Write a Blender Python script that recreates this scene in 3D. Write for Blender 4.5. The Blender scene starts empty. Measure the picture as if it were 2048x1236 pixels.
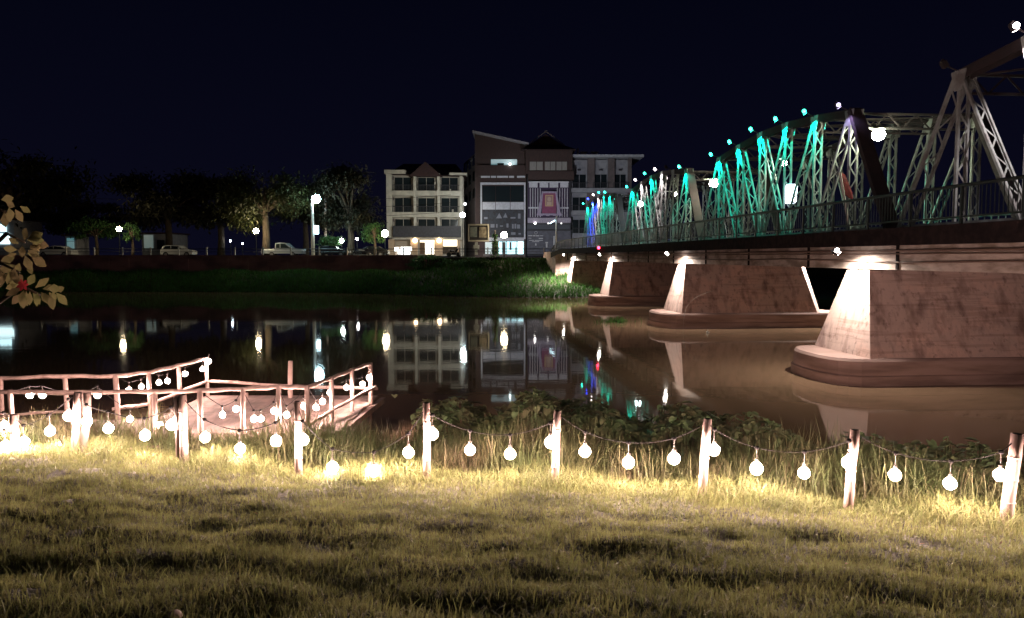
import bpy, math, random
import numpy as np
from mathutils import Vector, Matrix
sc = bpy.context.scene
COL = sc.collection
PI = math.pi; R = math.radians
# ------------------------------------------------------------------ camera, sky, exposure
FPX = 1500.0; H = 3.85; TH = R(4.0)
cd = bpy.data.cameras.new('camera'); cam = bpy.data.objects.new('camera', cd); COL.objects.link(cam)
cd.sensor_width = 36; cd.lens = 36*FPX/2048; cd.clip_start = .05; cd.clip_end = 3000
cam.location = (0, 0, H); cam.rotation_euler = (PI/2-TH, 0, 0); sc.camera = cam
w = bpy.data.worlds.new("World"); sc.world = w; w.use_nodes = True
nt = w.node_tree; nt.nodes.clear()
wo = nt.nodes.new('ShaderNodeOutputWorld'); bg = nt.nodes.new('ShaderNodeBackground')
tc = nt.nodes.new('ShaderNodeTexCoord'); sx = nt.nodes.new('ShaderNodeSeparateXYZ'); cr = nt.nodes.new('ShaderNodeValToRGB')
cr.color_ramp.elements[0].position = 0.0; cr.color_ramp.elements[0].color = (.0030, .0030, .0098, 1)
cr.color_ramp.elements[1].position = .45; cr.color_ramp.elements[1].color = (.0005, .0009, .0040, 1)
nt.links.new(tc.outputs['Generated'], sx.inputs[0]); nt.links.new(sx.outputs['Z'], cr.inputs[0])
nt.links.new(cr.outputs[0], bg.inputs[0]); nt.links.new(bg.outputs[0], wo.inputs[0]); bg.inputs[1].default_value = 1.0
sc.view_settings.view_transform = 'Standard'; sc.view_settings.look = 'None'
sc.view_settings.exposure = 0; sc.view_settings.gamma = 1
cy = sc.cycles
cy.max_bounces = 6; cy.diffuse_bounces = 2; cy.glossy_bounces = 3; cy.transmission_bounces = 3; cy.transparent_max_bounces = 4
cy.caustics_reflective = False; cy.caustics_refractive = False
cy.sample_clamp_indirect = 2.0; cy.sample_clamp_direct = 0
cy.use_denoising = True; cy.use_light_tree = True
BULB = 640          # radiance of the festoon bulbs
def U(px, py, Y):
    a = (px-1024)/FPX; c = -(py-618)/FPX
    d = (a, math.cos(TH)+c*math.sin(TH), -math.sin(TH)+c*math.cos(TH)); k = Y/d[1]
    return Vector((a*k, Y, H+d[2]*k))
def fx(px, Y): return U(px, 430, Y).x
def fz(py, Y): return U(1024, py, Y).z
# ------------------------------------------------------------------ materials
def mat(name, col, col2=None, scale=4, rough=.8, metal=0, bump=0, bscale=None, emit=0, stretch=(1,1,1), trans=0, island=0, detail=4, lo=.4, hi=.62, spec=.5):
    m = bpy.data.materials.new(name); m.use_nodes = True; n = m.node_tree; L = n.links
    p = n.nodes['Principled BSDF']; p.inputs['Roughness'].default_value = rough; p.inputs['Metallic'].default_value = metal
    p.inputs['Specular IOR Level'].default_value = spec
    p.inputs['Base Color'].default_value = (*col, 1)
    cout = None
    tcn = n.nodes.new('ShaderNodeTexCoord'); mp = n.nodes.new('ShaderNodeMapping'); mp.inputs['Scale'].default_value = stretch
    L.new(tcn.outputs['Object'], mp.inputs[0])
    if col2:
        nz = n.nodes.new('ShaderNodeTexNoise'); nz.inputs['Scale'].default_value = scale; nz.inputs['Detail'].default_value = detail
        L.new(mp.outputs[0], nz.inputs[0])
        r = n.nodes.new('ShaderNodeValToRGB'); r.color_ramp.elements[0].position = lo; r.color_ramp.elements[1].position = hi
        r.color_ramp.elements[0].color = (*col, 1); r.color_ramp.elements[1].color = (*col2, 1)
        L.new(nz.outputs[0], r.inputs[0]); cout = r.outputs[0]
    if island:
        g = n.nodes.new('ShaderNodeNewGeometry'); hs = n.nodes.new('ShaderNodeHueSaturation')
        mr = n.nodes.new('ShaderNodeMapRange'); mr.inputs[3].default_value = 1-island; mr.inputs[4].default_value = 1+island
        L.new(g.outputs['Random Per Island'], mr.inputs[0]); L.new(mr.outputs[0], hs.inputs['Value'])
        mr2 = n.nodes.new('ShaderNodeMapRange'); mr2.inputs[3].default_value = .475; mr2.inputs[4].default_value = .515
        L.new(g.outputs['Random Per Island'], mr2.inputs[0]); L.new(mr2.outputs[0], hs.inputs['Hue'])
        if cout: L.new(cout, hs.inputs['Color'])
        else: hs.inputs['Color'].default_value = (*col, 1)
        cout = hs.outputs[0]
    if cout: L.new(cout, p.inputs['Base Color'])
    if bump:
        nb = n.nodes.new('ShaderNodeTexNoise'); nb.inputs['Scale'].default_value = bscale or scale*4; nb.inputs['Detail'].default_value = 5
        L.new(mp.outputs[0], nb.inputs[0])
        b = n.nodes.new('ShaderNodeBump'); b.inputs['Strength'].default_value = bump; b.inputs['Distance'].default_value = .02
        L.new(nb.outputs[0], b.inputs['Height']); L.new(b.outputs[0], p.inputs['Normal'])
    if emit:
        p.inputs['Emission Color'].default_value = (*col, 1); p.inputs['Emission Strength'].default_value = emit
    if trans:
        t = n.nodes.new('ShaderNodeBsdfTranslucent'); mx = n.nodes.new('ShaderNodeMixShader'); mx.inputs[0].default_value = trans
        if cout: L.new(cout, t.inputs[0])
        else: t.inputs[0].default_value = (*col, 1)
        L.new(p.outputs[0], mx.inputs[1]); L.new(t.outputs[0], mx.inputs[2])
        L.new(mx.outputs[0], n.nodes['Material Output'].inputs[0])
    return m
def lampmat(name, col, s):
    m = bpy.data.materials.new(name); m.use_nodes = True; n = m.node_tree
    p = n.nodes['Principled BSDF']; p.inputs['Base Color'].default_value = (.8,.8,.8,1)
    p.inputs['Emission Color'].default_value = (*col, 1); p.inputs['Emission Strength'].default_value = s
    return m
M = {}
M['bulb'] = lampmat('bulb glass', (1, .70, .60), BULB)
M['globe'] = lampmat('globe lamp glass', (1, .80, .50), 170)
M['cool'] = lampmat('cool lamp glass', (.75, .95, 1), 300)
M['coolsoft'] = lampmat('cool lit glass', (.62, .92, 1), 12)
M['lens'] = lampmat('floodlight lens', (1, .93, .86), 60)
M['pier'] = mat('pier concrete', (.62,.45,.405), (.29,.19,.175), 1.7, .9, bump=.5, bscale=9, detail=9, lo=.55, hi=.72, stretch=(1.2,1,.55))
M['girder'] = mat('girder concrete', (.50,.40,.36), (.24,.18,.15), 2.5, .85, bump=.3, bscale=12, stretch=(.5,.5,1.5))
M['foot'] = mat('footing concrete', (.42,.28,.25), (.25,.16,.14), 1.2, .85, bump=.25, bscale=10, stretch=(.4,.4,3))
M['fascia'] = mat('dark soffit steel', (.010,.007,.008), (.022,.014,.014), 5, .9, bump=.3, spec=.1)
M['steel'] = mat('grey painted steel', (.27,.29,.285), (.17,.16,.16), 3, .6, bump=.15, bscale=20)
M['dsteel'] = mat('dark steel', (.030,.018,.021), (.02,.015,.018), 4, .9, bump=.2)  # darker than the other bridge steel; also carries unlit sides as colour
M['rail'] = mat('dark green railing paint', (.012,.018,.017), (.008,.012,.012), 8, .45)
M['pipe'] = mat('pipe metal', (.16,.10,.08), None, rough=.6)
M['asphalt'] = mat('asphalt', (.05,.05,.052), (.035,.035,.037), 8, .9, bump=.3)
M['wood'] = mat('pale weathered wood', (.36,.245,.215), (.23,.155,.135), 6, .8, bump=.4, bscale=25, stretch=(1,1,.3))
M['plank'] = mat('weathered deck planks', (.23,.155,.14), (.13,.09,.08), 5, .85, bump=.4, bscale=30, stretch=(1,.25,1))
M['cable'] = mat('black rubber cable', (.012,.01,.01), rough=.9, spec=.1)
M['socket'] = mat('bulb socket', (.10,.08,.07), rough=.4)
M['lawn'] = mat('lawn soil and thatch', (.05,.045,.02), (.03,.025,.014), 6, .95, bump=.6)
M['bank'] = mat('river bank soil', (.035,.028,.018), (.02,.02,.012), 3, .95, bump=.6)
M['blade'] = mat('lawn blades', (.170,.176,.066), (.105,.115,.042), 1.6, .6, trans=.5, island=.35, spec=.25)
M['weed'] = mat('weed blades', (.085,.11,.042), (.125,.105,.055), 1.2, .55, trans=.45, island=.4, spec=.3)
M['broad'] = mat('broad leaves', (.14,.20,.09), (.20,.19,.10), 3, .5, trans=.2, island=.5)
M['farveg'] = mat('far bank grass', (.06,.15,.035), (.04,.10,.025), 1, .85, spec=.1, trans=.3, island=.4)
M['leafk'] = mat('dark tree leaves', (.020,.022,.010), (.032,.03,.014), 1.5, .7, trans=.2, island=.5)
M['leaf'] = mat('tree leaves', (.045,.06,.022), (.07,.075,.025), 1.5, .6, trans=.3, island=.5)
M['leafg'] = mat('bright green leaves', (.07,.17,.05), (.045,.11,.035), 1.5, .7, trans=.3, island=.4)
M['bark'] = mat('bark', (.10,.075,.05), (.06,.045,.03), 6, .9, bump=.6, stretch=(1,1,.3))
M['wallr'] = mat('old red brick embankment', (.36,.18,.17), (.16,.09,.09), .35, .9, bump=.4, bscale=5, stretch=(1,1,2))
def piermat():
    m = M['pier']; n = m.node_tree; L = n.links; p = n.nodes['Principled BSDF']; src = p.inputs['Base Color'].links[0].from_socket
    tcn = n.nodes.new('ShaderNodeTexCoord'); prev = src
    for (sc_, st, lo, hi, col, f) in ((1.0,(2.2,2.2,.35),.50,.66,(.55,.50,.48),.85),(.55,(1,1,1.6),.46,.60,(1.25,1.15,1.1),.7),(5.5,(1,1,.8),.56,.70,(.45,.40,.40),.8),(2.2,(.12,.12,2.4),.54,.6,(.72,.68,.66),.7)):
        mp = n.nodes.new('ShaderNodeMapping'); mp.inputs['Scale'].default_value = st; mp.inputs['Location'].default_value = (sc_*3,7,sc_); L.new(tcn.outputs['Object'], mp.inputs[0])
        nz = n.nodes.new('ShaderNodeTexNoise'); nz.inputs['Scale'].default_value = sc_; nz.inputs['Detail'].default_value = 7; nz.inputs['Roughness'].default_value = .6; L.new(mp.outputs[0], nz.inputs[0])
        mr = n.nodes.new('ShaderNodeMapRange'); mr.inputs[1].default_value = lo; mr.inputs[2].default_value = hi; mr.inputs[4].default_value = f; L.new(nz.outputs[0], mr.inputs[0])
        mx = n.nodes.new('ShaderNodeMix'); mx.data_type = 'RGBA'; mx.blend_type = 'MULTIPLY'; L.new(mr.outputs[0], mx.inputs[0]); L.new(prev, mx.inputs[6]); mx.inputs[7].default_value = (*col,1); prev = mx.outputs[2]
    L.new(prev, p.inputs['Base Color'])
piermat()
# water
m = bpy.data.materials.new('river water'); m.use_nodes = True; n = m.node_tree; p = n.nodes['Principled BSDF']
p.inputs['Base Color'].default_value = (.25,.16,.10,1); p.inputs['Roughness'].default_value = .035; p.inputs['IOR'].default_value = 1.333
t = n.nodes.new('ShaderNodeTexCoord'); mp = n.nodes.new('ShaderNodeMapping'); mp.inputs['Scale'].default_value = (.5,1,1)
nz = n.nodes.new('ShaderNodeTexNoise'); nz.inputs['Scale'].default_value = 1.6; nz.inputs['Detail'].default_value = 3
nz2 = n.nodes.new('ShaderNodeTexNoise'); nz2.inputs['Scale'].default_value = .12; nz2.inputs['Detail'].default_value = 2
mul = n.nodes.new('ShaderNodeMath'); mul.operation = 'MULTIPLY'
b = n.nodes.new('ShaderNodeBump'); b.inputs['Strength'].default_value = 1; b.inputs['Distance'].default_value = .0035
n.links.new(t.outputs['Object'], mp.inputs[0]); n.links.new(mp.outputs[0], nz.inputs[0]); n.links.new(mp.outputs[0], nz2.inputs[0])
n.links.new(nz.outputs[0], mul.inputs[0]); n.links.new(nz2.outputs[0], mul.inputs[1])
n.links.new(mul.outputs[0], b.inputs['Height']); n.links.new(b.outputs[0], p.inputs['Normal'])
M['water'] = m
# ------------------------------------------------------------------ mesh helpers
class MB:
    def __init__(s): s.v = []; s.f = []
    def add(s, vs, fs):
        o = len(s.v); s.v += [tuple(v) for v in vs]; s.f += [tuple(i+o for i in f) for f in fs]
        return s
    def box(s, a, b):
        x0,y0,z0 = a; x1,y1,z1 = b
        return s.add([(x0,y0,z0),(x1,y0,z0),(x1,y1,z0),(x0,y1,z0),(x0,y0,z1),(x1,y0,z1),(x1,y1,z1),(x0,y1,z1)],
              [(0,3,2,1),(4,5,6,7),(0,1,5,4),(1,2,6,5),(2,3,7,6),(3,0,4,7)])
    def beam(s, p, q, w, h, side=(1,0,0)):      # w along side, h perpendicular
        p = Vector(p); q = Vector(q); d = (q-p).normalized(); a = Vector(side); a = (a-d*a.dot(d))
        if a.length < 1e-4: a = Vector((0,1,0)); a = a-d*a.dot(d)
        a.normalize(); b = d.cross(a)
        vs = [e+a*(i*w/2)+b*(j*h/2) for e in (p,q) for i,j in ((-1,-1),(1,-1),(1,1),(-1,1))]
        return s.add(vs, [(0,1,2,3),(7,6,5,4),(0,4,5,1),(1,5,6,2),(2,6,7,3),(3,7,4,0)])
    def tube(s, pts, r, n=6, cap=True):
        pts = [Vector(p) for p in pts]; rs = r if isinstance(r, (list,tuple)) else [r]*len(pts); o = len(s.v)
        for i, p in enumerate(pts):
            d = (pts[min(i+1,len(pts)-1)]-pts[max(i-1,0)]).normalized()
            a = d.cross(Vector((.31,.2,.93))); a.normalize(); b = d.cross(a)
            for k in range(n): s.v.append(tuple(p+(a*math.cos(2*PI*k/n)+b*math.sin(2*PI*k/n))*rs[i]))
        for i in range(len(pts)-1):
            for k in range(n): s.f.append((o+i*n+k, o+i*n+(k+1)%n, o+(i+1)*n+(k+1)%n, o+(i+1)*n+k))
        if cap:
            s.f.append(tuple(o+k for k in range(n))[::-1]); s.f.append(tuple(o+(len(pts)-1)*n+k for k in range(n)))
        return s
    def lathe(s, c, prof, n=10):                 # prof [(r,z)] from bottom to top
        c = Vector(c); o = len(s.v)
        for r, z in prof:
            for k in range(n): s.v.append((c.x+r*math.cos(2*PI*k/n), c.y+r*math.sin(2*PI*k/n), c.z+z))
        for i in range(len(prof)-1):
            for k in range(n): s.f.append((o+i*n+k, o+i*n+(k+1)%n, o+(i+1)*n+(k+1)%n, o+(i+1)*n+k))
        s.f.append(tuple(o+k for k in range(n))[::-1]); s.f.append(tuple(o+(len(prof)-1)*n+k for k in range(n)))
        return s
    def prism(s, poly, y0, y1):                  # poly in x,z extruded along y
        n = len(poly); vs = [(x,y0,z) for x,z in poly]+[(x,y1,z) for x,z in poly]
        return s.add(vs, [tuple(range(n)), tuple(range(2*n-1,n-1,-1))]+[(i,i+n,(i+1)%n+n,(i+1)%n) for i in range(n)])
    def sphere(s, c, r, n=10, m=7, sz=1):
        return s.lathe(c, [(r*math.sin(PI*(i+.15)/(m+.3)), -r*sz*math.cos(PI*(i+.15)/(m+.3))) for i in range(m+1)], n)
    def build(s, name, material, parent=None, smooth=False):
        me = bpy.data.meshes.new(name); me.from_pydata(s.v, [], s.f); me.validate(); me.update()
        me.materials.append(material)
        if smooth: me.polygons.foreach_set('use_smooth', [True]*len(me.polygons))
        o = bpy.data.objects.new(name, me); COL.objects.link(o)
        if parent: o.parent = parent
        return o
def tag(o, label=None, cat=None, group=None, kind=None):
    if label: o['label'] = label
    if cat: o['category'] = cat
    if group: o['group'] = group
    if kind: o['kind'] = kind
    return o
def thing(name, label, cat, loc=(0,0,0), rz=0, group=None):
    o = bpy.data.objects.new(name, None); COL.objects.link(o); o.location = loc; o.rotation_euler = (0,0,rz); o.empty_display_size = .2
    return tag(o, label, cat, group)
def npmesh(name, V, F, material, smooth=False, nv=4):
    me = bpy.data.meshes.new(name); V = np.asarray(V, np.float32); F = np.asarray(F, np.int32)
    me.vertices.add(len(V)); me.vertices.foreach_set('co', V.ravel())
    me.loops.add(F.size); me.loops.foreach_set('vertex_index', F.ravel())
    me.polygons.add(len(F)); me.polygons.foreach_set('loop_start', np.arange(0, F.size, nv, dtype=np.int32))
    me.update(calc_edges=True); me.validate(); me.materials.append(material)
    if smooth: me.polygons.foreach_set('use_smooth', [True]*len(me.polygons))
    o = bpy.data.objects.new(name, me); COL.objects.link(o); return o
def spot(parent, loc, target, energy, col, size, blend=.5, rad=.05):
    l = bpy.data.lights.new('spot_lamp', 'SPOT'); l.energy = energy; l.color = col; l.spot_size = R(size); l.spot_blend = blend; l.shadow_soft_size = rad
    o = bpy.data.objects.new('spot_lamp', l); COL.objects.link(o); o.parent = parent; o.location = loc
    o.rotation_euler = (Vector(target)-Vector(loc)).to_track_quat('-Z','Y').to_euler(); return o
rng = np.random.default_rng(7); random.seed(7)
# ------------------------------------------------------------------ terrain
fpx = np.array([-6.77,-5.83,-4.22,-2.59,-1.01,.53,2.16,3.55,4.95,8.5,14]); fpy = np.array([10.2,10.07,9.6,9.06,8.86,8.67,8.27,7.76,7.34,6.3,4.4])
def FY(x): return np.where(x < -6.77, 10.2-.06*(x+6.77), np.interp(x, fpx, fpy))
_ph = rng.uniform(0, 6.28, (14, 2)); _k = [(rng.uniform(1.5,9)*math.cos(a), rng.uniform(2.5,11)*math.sin(a)) for a in rng.uniform(.2, 2.9, 14)]
_k2 = [(rng.uniform(5,15)*math.cos(a), rng.uniform(6,19)*math.sin(a), rng.uniform(0,6.28)) for a in rng.uniform(.2,2.9,12)]
def bumps(x, y):
    z = 0
    for (kx,ky),(p1,p2) in zip(_k,_ph): z = z+np.sin(kx*x+.7*np.sin(ky*.3*y+p2)+ky*y+p1)/(.7+.28*math.hypot(kx,ky))
    for kx,ky,p1 in _k2: z = z+.16*np.sin(kx*x+ky*y+p1+1.2*np.sin(1.7*x+p1)+np.sin(2.1*y-p1))
    return z*.015
def GZ(x, y):
    s = y-FY(x)-.25
    up = 1.15+.07*np.clip(-s,0,20)+.014*np.clip(-s,0,6)**2
    ds = np.clip(s,0,9); dn = 1.15-.27*ds-.05*np.minimum(ds,1.0)
    z = np.where(s < 0, up, dn); e = np.clip(-s/1.2, 0, 1)
    return z+bumps(x,y)*(.25+.9*e)
def grid(name, x0,x1,y0,y1,nx,ny,fn,material):
    X,Y = np.meshgrid(np.linspace(x0,x1,nx), np.linspace(y0,y1,ny)); Z = fn(X,Y)
    V = np.stack([X.ravel(),Y.ravel(),Z.ravel()],1); i = np.arange(ny-1)[:,None]*nx+np.arange(nx-1)[None]; i = i.ravel()
    return npmesh(name, V, np.stack([i,i+1,i+nx+1,i+nx],1), material, True)
tag(grid('lawn_ground', -26, 26, -12, 17, 420, 300, GZ, M['lawn']), kind='structure')
MBw = MB().add([(-400,8,0),(400,8,0),(400,140,0),(-400,140,0)], [(0,1,2,3)])
tag(MBw.build('river_water', M['water']), kind='structure')
def shore(x): return np.interp(x, [-200,-40,-20,-8,0,6,14,40], [84,82,80,74,70.5,70.5,80,83])
def FZ(x, y):
    s = y-shore(x); top = 3.72
    wall = x < -11.0
    zl = np.clip(s*.28-.15, -1.5, 1.9)+.15*np.sin(x*.7)*np.clip(s*.3,0,1)
    zl = np.where(y > 91.0, top, zl)
    zr = np.clip(s*.17, -1.5, top)+.18*np.sin(x*.9+1)*np.clip(s*.2,0,1)*np.clip((92-y)*.1,0,1)
    k = np.clip((x+13)/3, 0, 1)
    return np.where(wall & (k <= 0), zl, zl*(1-k)+zr*k)
tag(grid('far_bank_ground', -220, 220, 66, 92, 400, 53, FZ, M['bank']), kind='structure')
tag(MB().box((-600,91.02,1), (600,900,3.74)).build('far_ground', M['bank']), kind='structure')
tag(MB().box((-220,96,3.5), (220,106,3.78)).build('riverside_road', M['asphalt']), kind='structure')
# ------------------------------------------------------------------ grass
def blades(name, P, h, wd, lean, material, seg=3, curl=1.0, az=None):
    N = len(P); az = rng.uniform(0, 2*PI, N) if az is None else az
    dx = np.cos(az); dy = np.sin(az); sxv = -dy; syv = dx
    V = np.zeros((N, 2*seg+1, 3), np.float32)
    for i in range(seg):
        t = i/seg; ww = wd*(1-t*.75)*.5; off = lean*t**(1+curl); up = t*(1-.35*np.clip(lean/h,0,1.2)*t)
        for j, sg in enumerate((-1,1)):
            V[:,2*i+j,0] = P[:,0]+dx*off+sg*sxv*ww; V[:,2*i+j,1] = P[:,1]+dy*off+sg*syv*ww; V[:,2*i+j,2] = P[:,2]+h*up
    V[:,2*seg,0] = P[:,0]+dx*lean; V[:,2*seg,1] = P[:,1]+dy*lean; V[:,2*seg,2] = P[:,2]+h*(1-.35*np.clip(lean/h,0,1.2))
    n = 2*seg+1; T = []
    for i in range(seg-1): T += [(2*i,2*i+1,2*i+3),(2*i,2*i+3,2*i+2)]
    T.append((2*seg-2,2*seg-1,2*seg)); T = np.array(T)
    F = (T[None]+(np.arange(N)*n)[:,None,None]).reshape(-1,3)
    return npmesh(name, V.reshape(-1,3), F, material, nv=3)
def scatter(n, y0, y1, xfac, xpad):
    y = rng.uniform(y0, y1, n*2); x = rng.uniform(-1, 1, n*2)*(xfac*y1+xpad); k = np.abs(x) < xfac*y+xpad
    return x[k][:n], y[k][:n]
x, y = scatter(300000, 3.0, 10.6, .70, .9); k = (y < FY(x)+.35) & (rng.random(len(x)) < np.clip(1.25-.06*y,.5,1)); x = x[k]; y = y[k]
cx_ = np.round(x/.09+rng.normal(0,.15,len(x)))*.09; cy_ = np.round(y/.09+rng.normal(0,.15,len(x)))*.09; kk = rng.random(len(x)) < .45
x = np.where(kk, cx_+.05*np.sin(cy_*57)+rng.normal(0,.012,len(x)), x); y = np.where(kk, cy_+.05*np.sin(cx_*71)+rng.normal(0,.012,len(x)), y)
tuft = .5+.5*np.sin(x*2.1+1.3*np.sin(y*3.3))*np.sin(y*4.1+x); t2 = .5+.5*np.sin(x*9+2*np.sin(y*7))*np.sin(y*11+1.5*np.sin(x*5))
bare = (np.sin(x*3.7+2*np.sin(y*2.3))+np.sin(y*5.3+1.7*np.sin(x*2.9))+.6*np.sin(x*13+y*9) > 1.75) & (rng.random(len(x)) < .75); x, y, tuft, t2 = x[~bare], y[~bare], tuft[~bare], t2[~bare]
hh = rng.uniform(.03,.085,len(x))*(.5+.45*tuft+.45*t2)
lg = blades('lawn_grass', np.stack([x,y,GZ(x,y)-.005],1), hh, rng.uniform(.005,.010,len(x)), hh*rng.uniform(.1,.9,len(x)), M['blade'], 2)
tag(lg, 'short olive lawn grass over the bumpy riverside slope', 'grass', kind='stuff')
x, y = scatter(26000, 3.2, 9.0, .7, .5); k = y < FY(x); x = x[k]; y = y[k]; k = rng.random(len(x)) < np.clip(1.5-.2*y,.15,1); x = x[k]; y = y[k]; hh = rng.uniform(.06,.15,len(x))
tag(blades('long_grass', np.stack([x,y,GZ(x,y)-.005],1), hh, rng.uniform(.006,.011,len(x)), hh*rng.uniform(.2,1.2,len(x)), M['blade'], 4),
    'scattered longer grass stalks rising out of the lawn', 'grass', kind='stuff')
n = 26000; x = rng.uniform(-9.5,8,n); s_ = rng.normal(.12,.28,n); y = FY(x)+s_; hh = rng.uniform(.08,.30,n)*(1+.4*np.sin(x*3.1))*.9
tag(blades('edge_grass', np.stack([x,y,GZ(x,y)-.01],1), hh, rng.uniform(.006,.013,n), hh*rng.uniform(.3,1.1,n), M['blade'], 4),
    'brightly lit tufted grass along the foot of the light posts', 'grass', kind='stuff')
n = 52000; x = rng.uniform(-10.5,9.5,n); y = FY(x)+rng.uniform(.3,4.7,n); 
k = ~((x < -3.0) & (y > 12.9)); x = x[k]; y = y[k]; sdist = y-FY(x)
hh = rng.uniform(.35,1.1,len(x))*(.9+.2*np.sin(x*1.7+1))*np.where(x > 1.5, 1.08, 1)*np.clip(.55+.25*sdist,.5,1)
hh *= np.where(x < -3.6, .75, 1)
tag(blades('bank_weeds', np.stack([x,y,GZ(x,y)-.02],1), hh, rng.uniform(.008,.022,len(x)), hh*rng.uniform(.15,1.0,len(x)), M['weed'], 5),
    'tall arching weeds covering the near river bank behind the light posts', 'weeds', kind='stuff')
# broad leaved plants at the water's edge
def leafmesh(name, C, sz, material, droop=.5, heart=True):
    pr = [(0,0),(.28,-.12),(.42,.18),(.36,.55),(0,1),(-.36,.55),(-.42,.18),(-.28,-.12)] if heart else [(0,0),(.16,.25),(.2,.5),(.12,.78),(0,1),(-.12,.78),(-.2,.5),(-.16,.25)]
    V = []; F = []
    for c, s_ in zip(C, sz):
        a = random.uniform(0,2*PI); d = Vector((math.cos(a), math.sin(a), random.uniform(-droop*1.6, .25))).normalized()
        sd = d.cross(Vector((0,0,1))).normalized(); up = sd.cross(d); o = len(V)
        V.append(tuple(c))
        for (u,v) in pr: V.append(tuple(Vector(c)+(sd*u+d*v+up*(abs(u)*.35-.15*v*v))*s_))
        V[o] = tuple(Vector(c)+(d*.45)*s_-up*.03*s_)
        for i in range(8): F.append((o, o+1+i, o+1+(i+1)%8))
    return npmesh(name, V, F, material, nv=3)
C = []; S = []
for i in range(3000):
    xx = random.uniform(-1.6, 7.0) if i < 2700 else random.gauss(1.0, 1.2)
    yy = float(FY(np.array(xx)))+random.uniform(3.2, 4.9) - (.0 if xx < 3 else .35*(xx-3))
    top = 1.36+.14*math.sin(xx*2.3)+.1*math.sin(xx*5.1) - (0 if xx < 1.2 else .035*(xx-1.2))
    C.append((xx, yy, top*(1-.5*random.random()**2)*.93)); S.append(random.uniform(.08,.19))
br = leafmesh('broadleaf_plants', C, S, M['broad'], .55)
tag(br, 'dark broad-leaved plants massed at the edge of the water', 'plants', kind='stuff')
# stalks for them
n = 620; Pn = np.array(C); Pn[:,2] = 0
st = MB()
for c in C[::2]: st.tube([(c[0],c[1]+.1,-.1),(c[0],c[1],c[2])], .009, 3, False)
st.build('stalks', M['broad'], br)
# far bank grass
n = 42000; x = rng.uniform(-60, 9.5, n); y = shore(x)+rng.uniform(-.1,1,n)**1.2*np.where(x < -13, 9, 20); k = y < 90.8; x = x[k]; y = y[k]; z = FZ(x,y)
hh = rng.uniform(.25,.75,len(x))
tag(blades('far_bank_grass', np.stack([x,y,z-.05],1), hh, rng.uniform(.05,.12,len(x)), hh*rng.uniform(.2,1,len(x)), M['farveg'], 2),
    'green grass covering the slope of the far river bank', 'grass', kind='stuff')
C = []
for i in range(170):
    yy = random.uniform(3.6,8); xx = random.uniform(-.7,.7)*yy; C.append((xx,yy,float(GZ(np.array(xx),np.array(yy)))+random.uniform(.02,.06)))
tag(leafmesh('leaf_litter', C, [random.uniform(.02,.055) for _ in C], mat('dry leaves', (.16,.08,.04), (.07,.045,.03), 9, .8, island=.4), .3, False), 'dry brown leaves caught in the lawn grass', 'leaf litter', kind='stuff')
# white stone on the lawn
def ground(x, y): return float(GZ(np.array(float(x)), np.array(float(y))))
stn = MB().sphere((0,0,0), .04, 9, 6, .7); stn.v = [(a*(1+.2*math.sin(5*b*30)), b*.8, c*(1+.15*math.cos(a*90))) for a,b,c in stn.v]
o = stn.build('stone', mat('white stone', (.6,.5,.44), (.4,.3,.25), 20)); o.location = (-1.77, 3.82, ground(-1.77,3.82)+.035)
tag(o, 'small white stone lying in the grass at the very front', 'stone')
# ------------------------------------------------------------------ light posts and festoon strings
posts = [(28,830,'at the far left edge of the lawn'),(155,785,'second from the left, with a double trunk'),(365,790,'in front of the wooden pier'),
 (595,803,'just left of the pier end'),(853,806,'standing under the building reflections'),(1115,822,'fourth from the right, leaning slightly right'),
 (1415,838,'third from the right, at the middle of the broad leaves'),(1710,860,'second from the right, under the near bridge pier'),(2035,868,'thickest one, cut by the right edge of the frame')]
pl = []
fence_y = [10.2,10.07,9.6,9.06,8.86,8.67,8.27,7.76,7.34]
for i, ((px,py,lb), fy) in enumerate(zip(posts, fence_y)):
    tp = U(px,py,fy); gz = ground(tp.x, tp.y)
    lean = [.0,-.06,0,.0,0,-.03,-.05,-.05,-.08][i]
    r0 = [.055,.05,.052,.045,.043,.045,.048,.048,.06][i]
    t = thing('light_post', 'cut bamboo light post %s' % lb, 'post', (tp.x,tp.y,gz), 0, 'bamboo posts carrying the festoon lights')
    hgt = tp.z-gz; b = MB(); pr = []
    nn = 4
    b.tube([(lean*(1-q/nn)*1.0+.004*math.sin(q*2+i), .004*math.cos(q*3+i), hgt*q/nn-.05*(q==0)) for q in range(nn+1)], [r0*1.06, r0*1.02, r0, r0*.98, r0*.97], 12)
    for q in (1,2,3): b.lathe((lean*(1-q/nn), 0, hgt*q/nn), [(r0*1.0,-.012),(r0*1.1,0),(r0*1.0,.012)], 12)
    b.build('pole', M['wood'], t, True)
    g = MB().lathe((0,0,hgt), [(r0*.7,-.02),(r0*.75,.004)], 12); g.build('dark_top_disc', M['cable'], t)  # black disc gives the shaded inside of the cut bamboo by colour
    if i == 1:
        MB().tube([(.13-.1,-.02,-.05),(.12,0,hgt*.6),(.13,0,hgt*.99)], .05, 10).build('second_pole', M['wood'], t, True)
        MB().tube([(-.12,.05,-.05),(-.06,.03,hgt*.6),(-.02,.02,hgt*.9)], .03, 10).build('brace_pole', M['wood'], t, True)
    if i == 2: MB().tube([(-.085,.02,-.05),(-.08,.0,hgt*.6),(-.085,0,hgt*.97)], .03, 10).build('second_pole', M['wood'], t, True)
    pl.append((tp.x, tp.y, tp.z))
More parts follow.
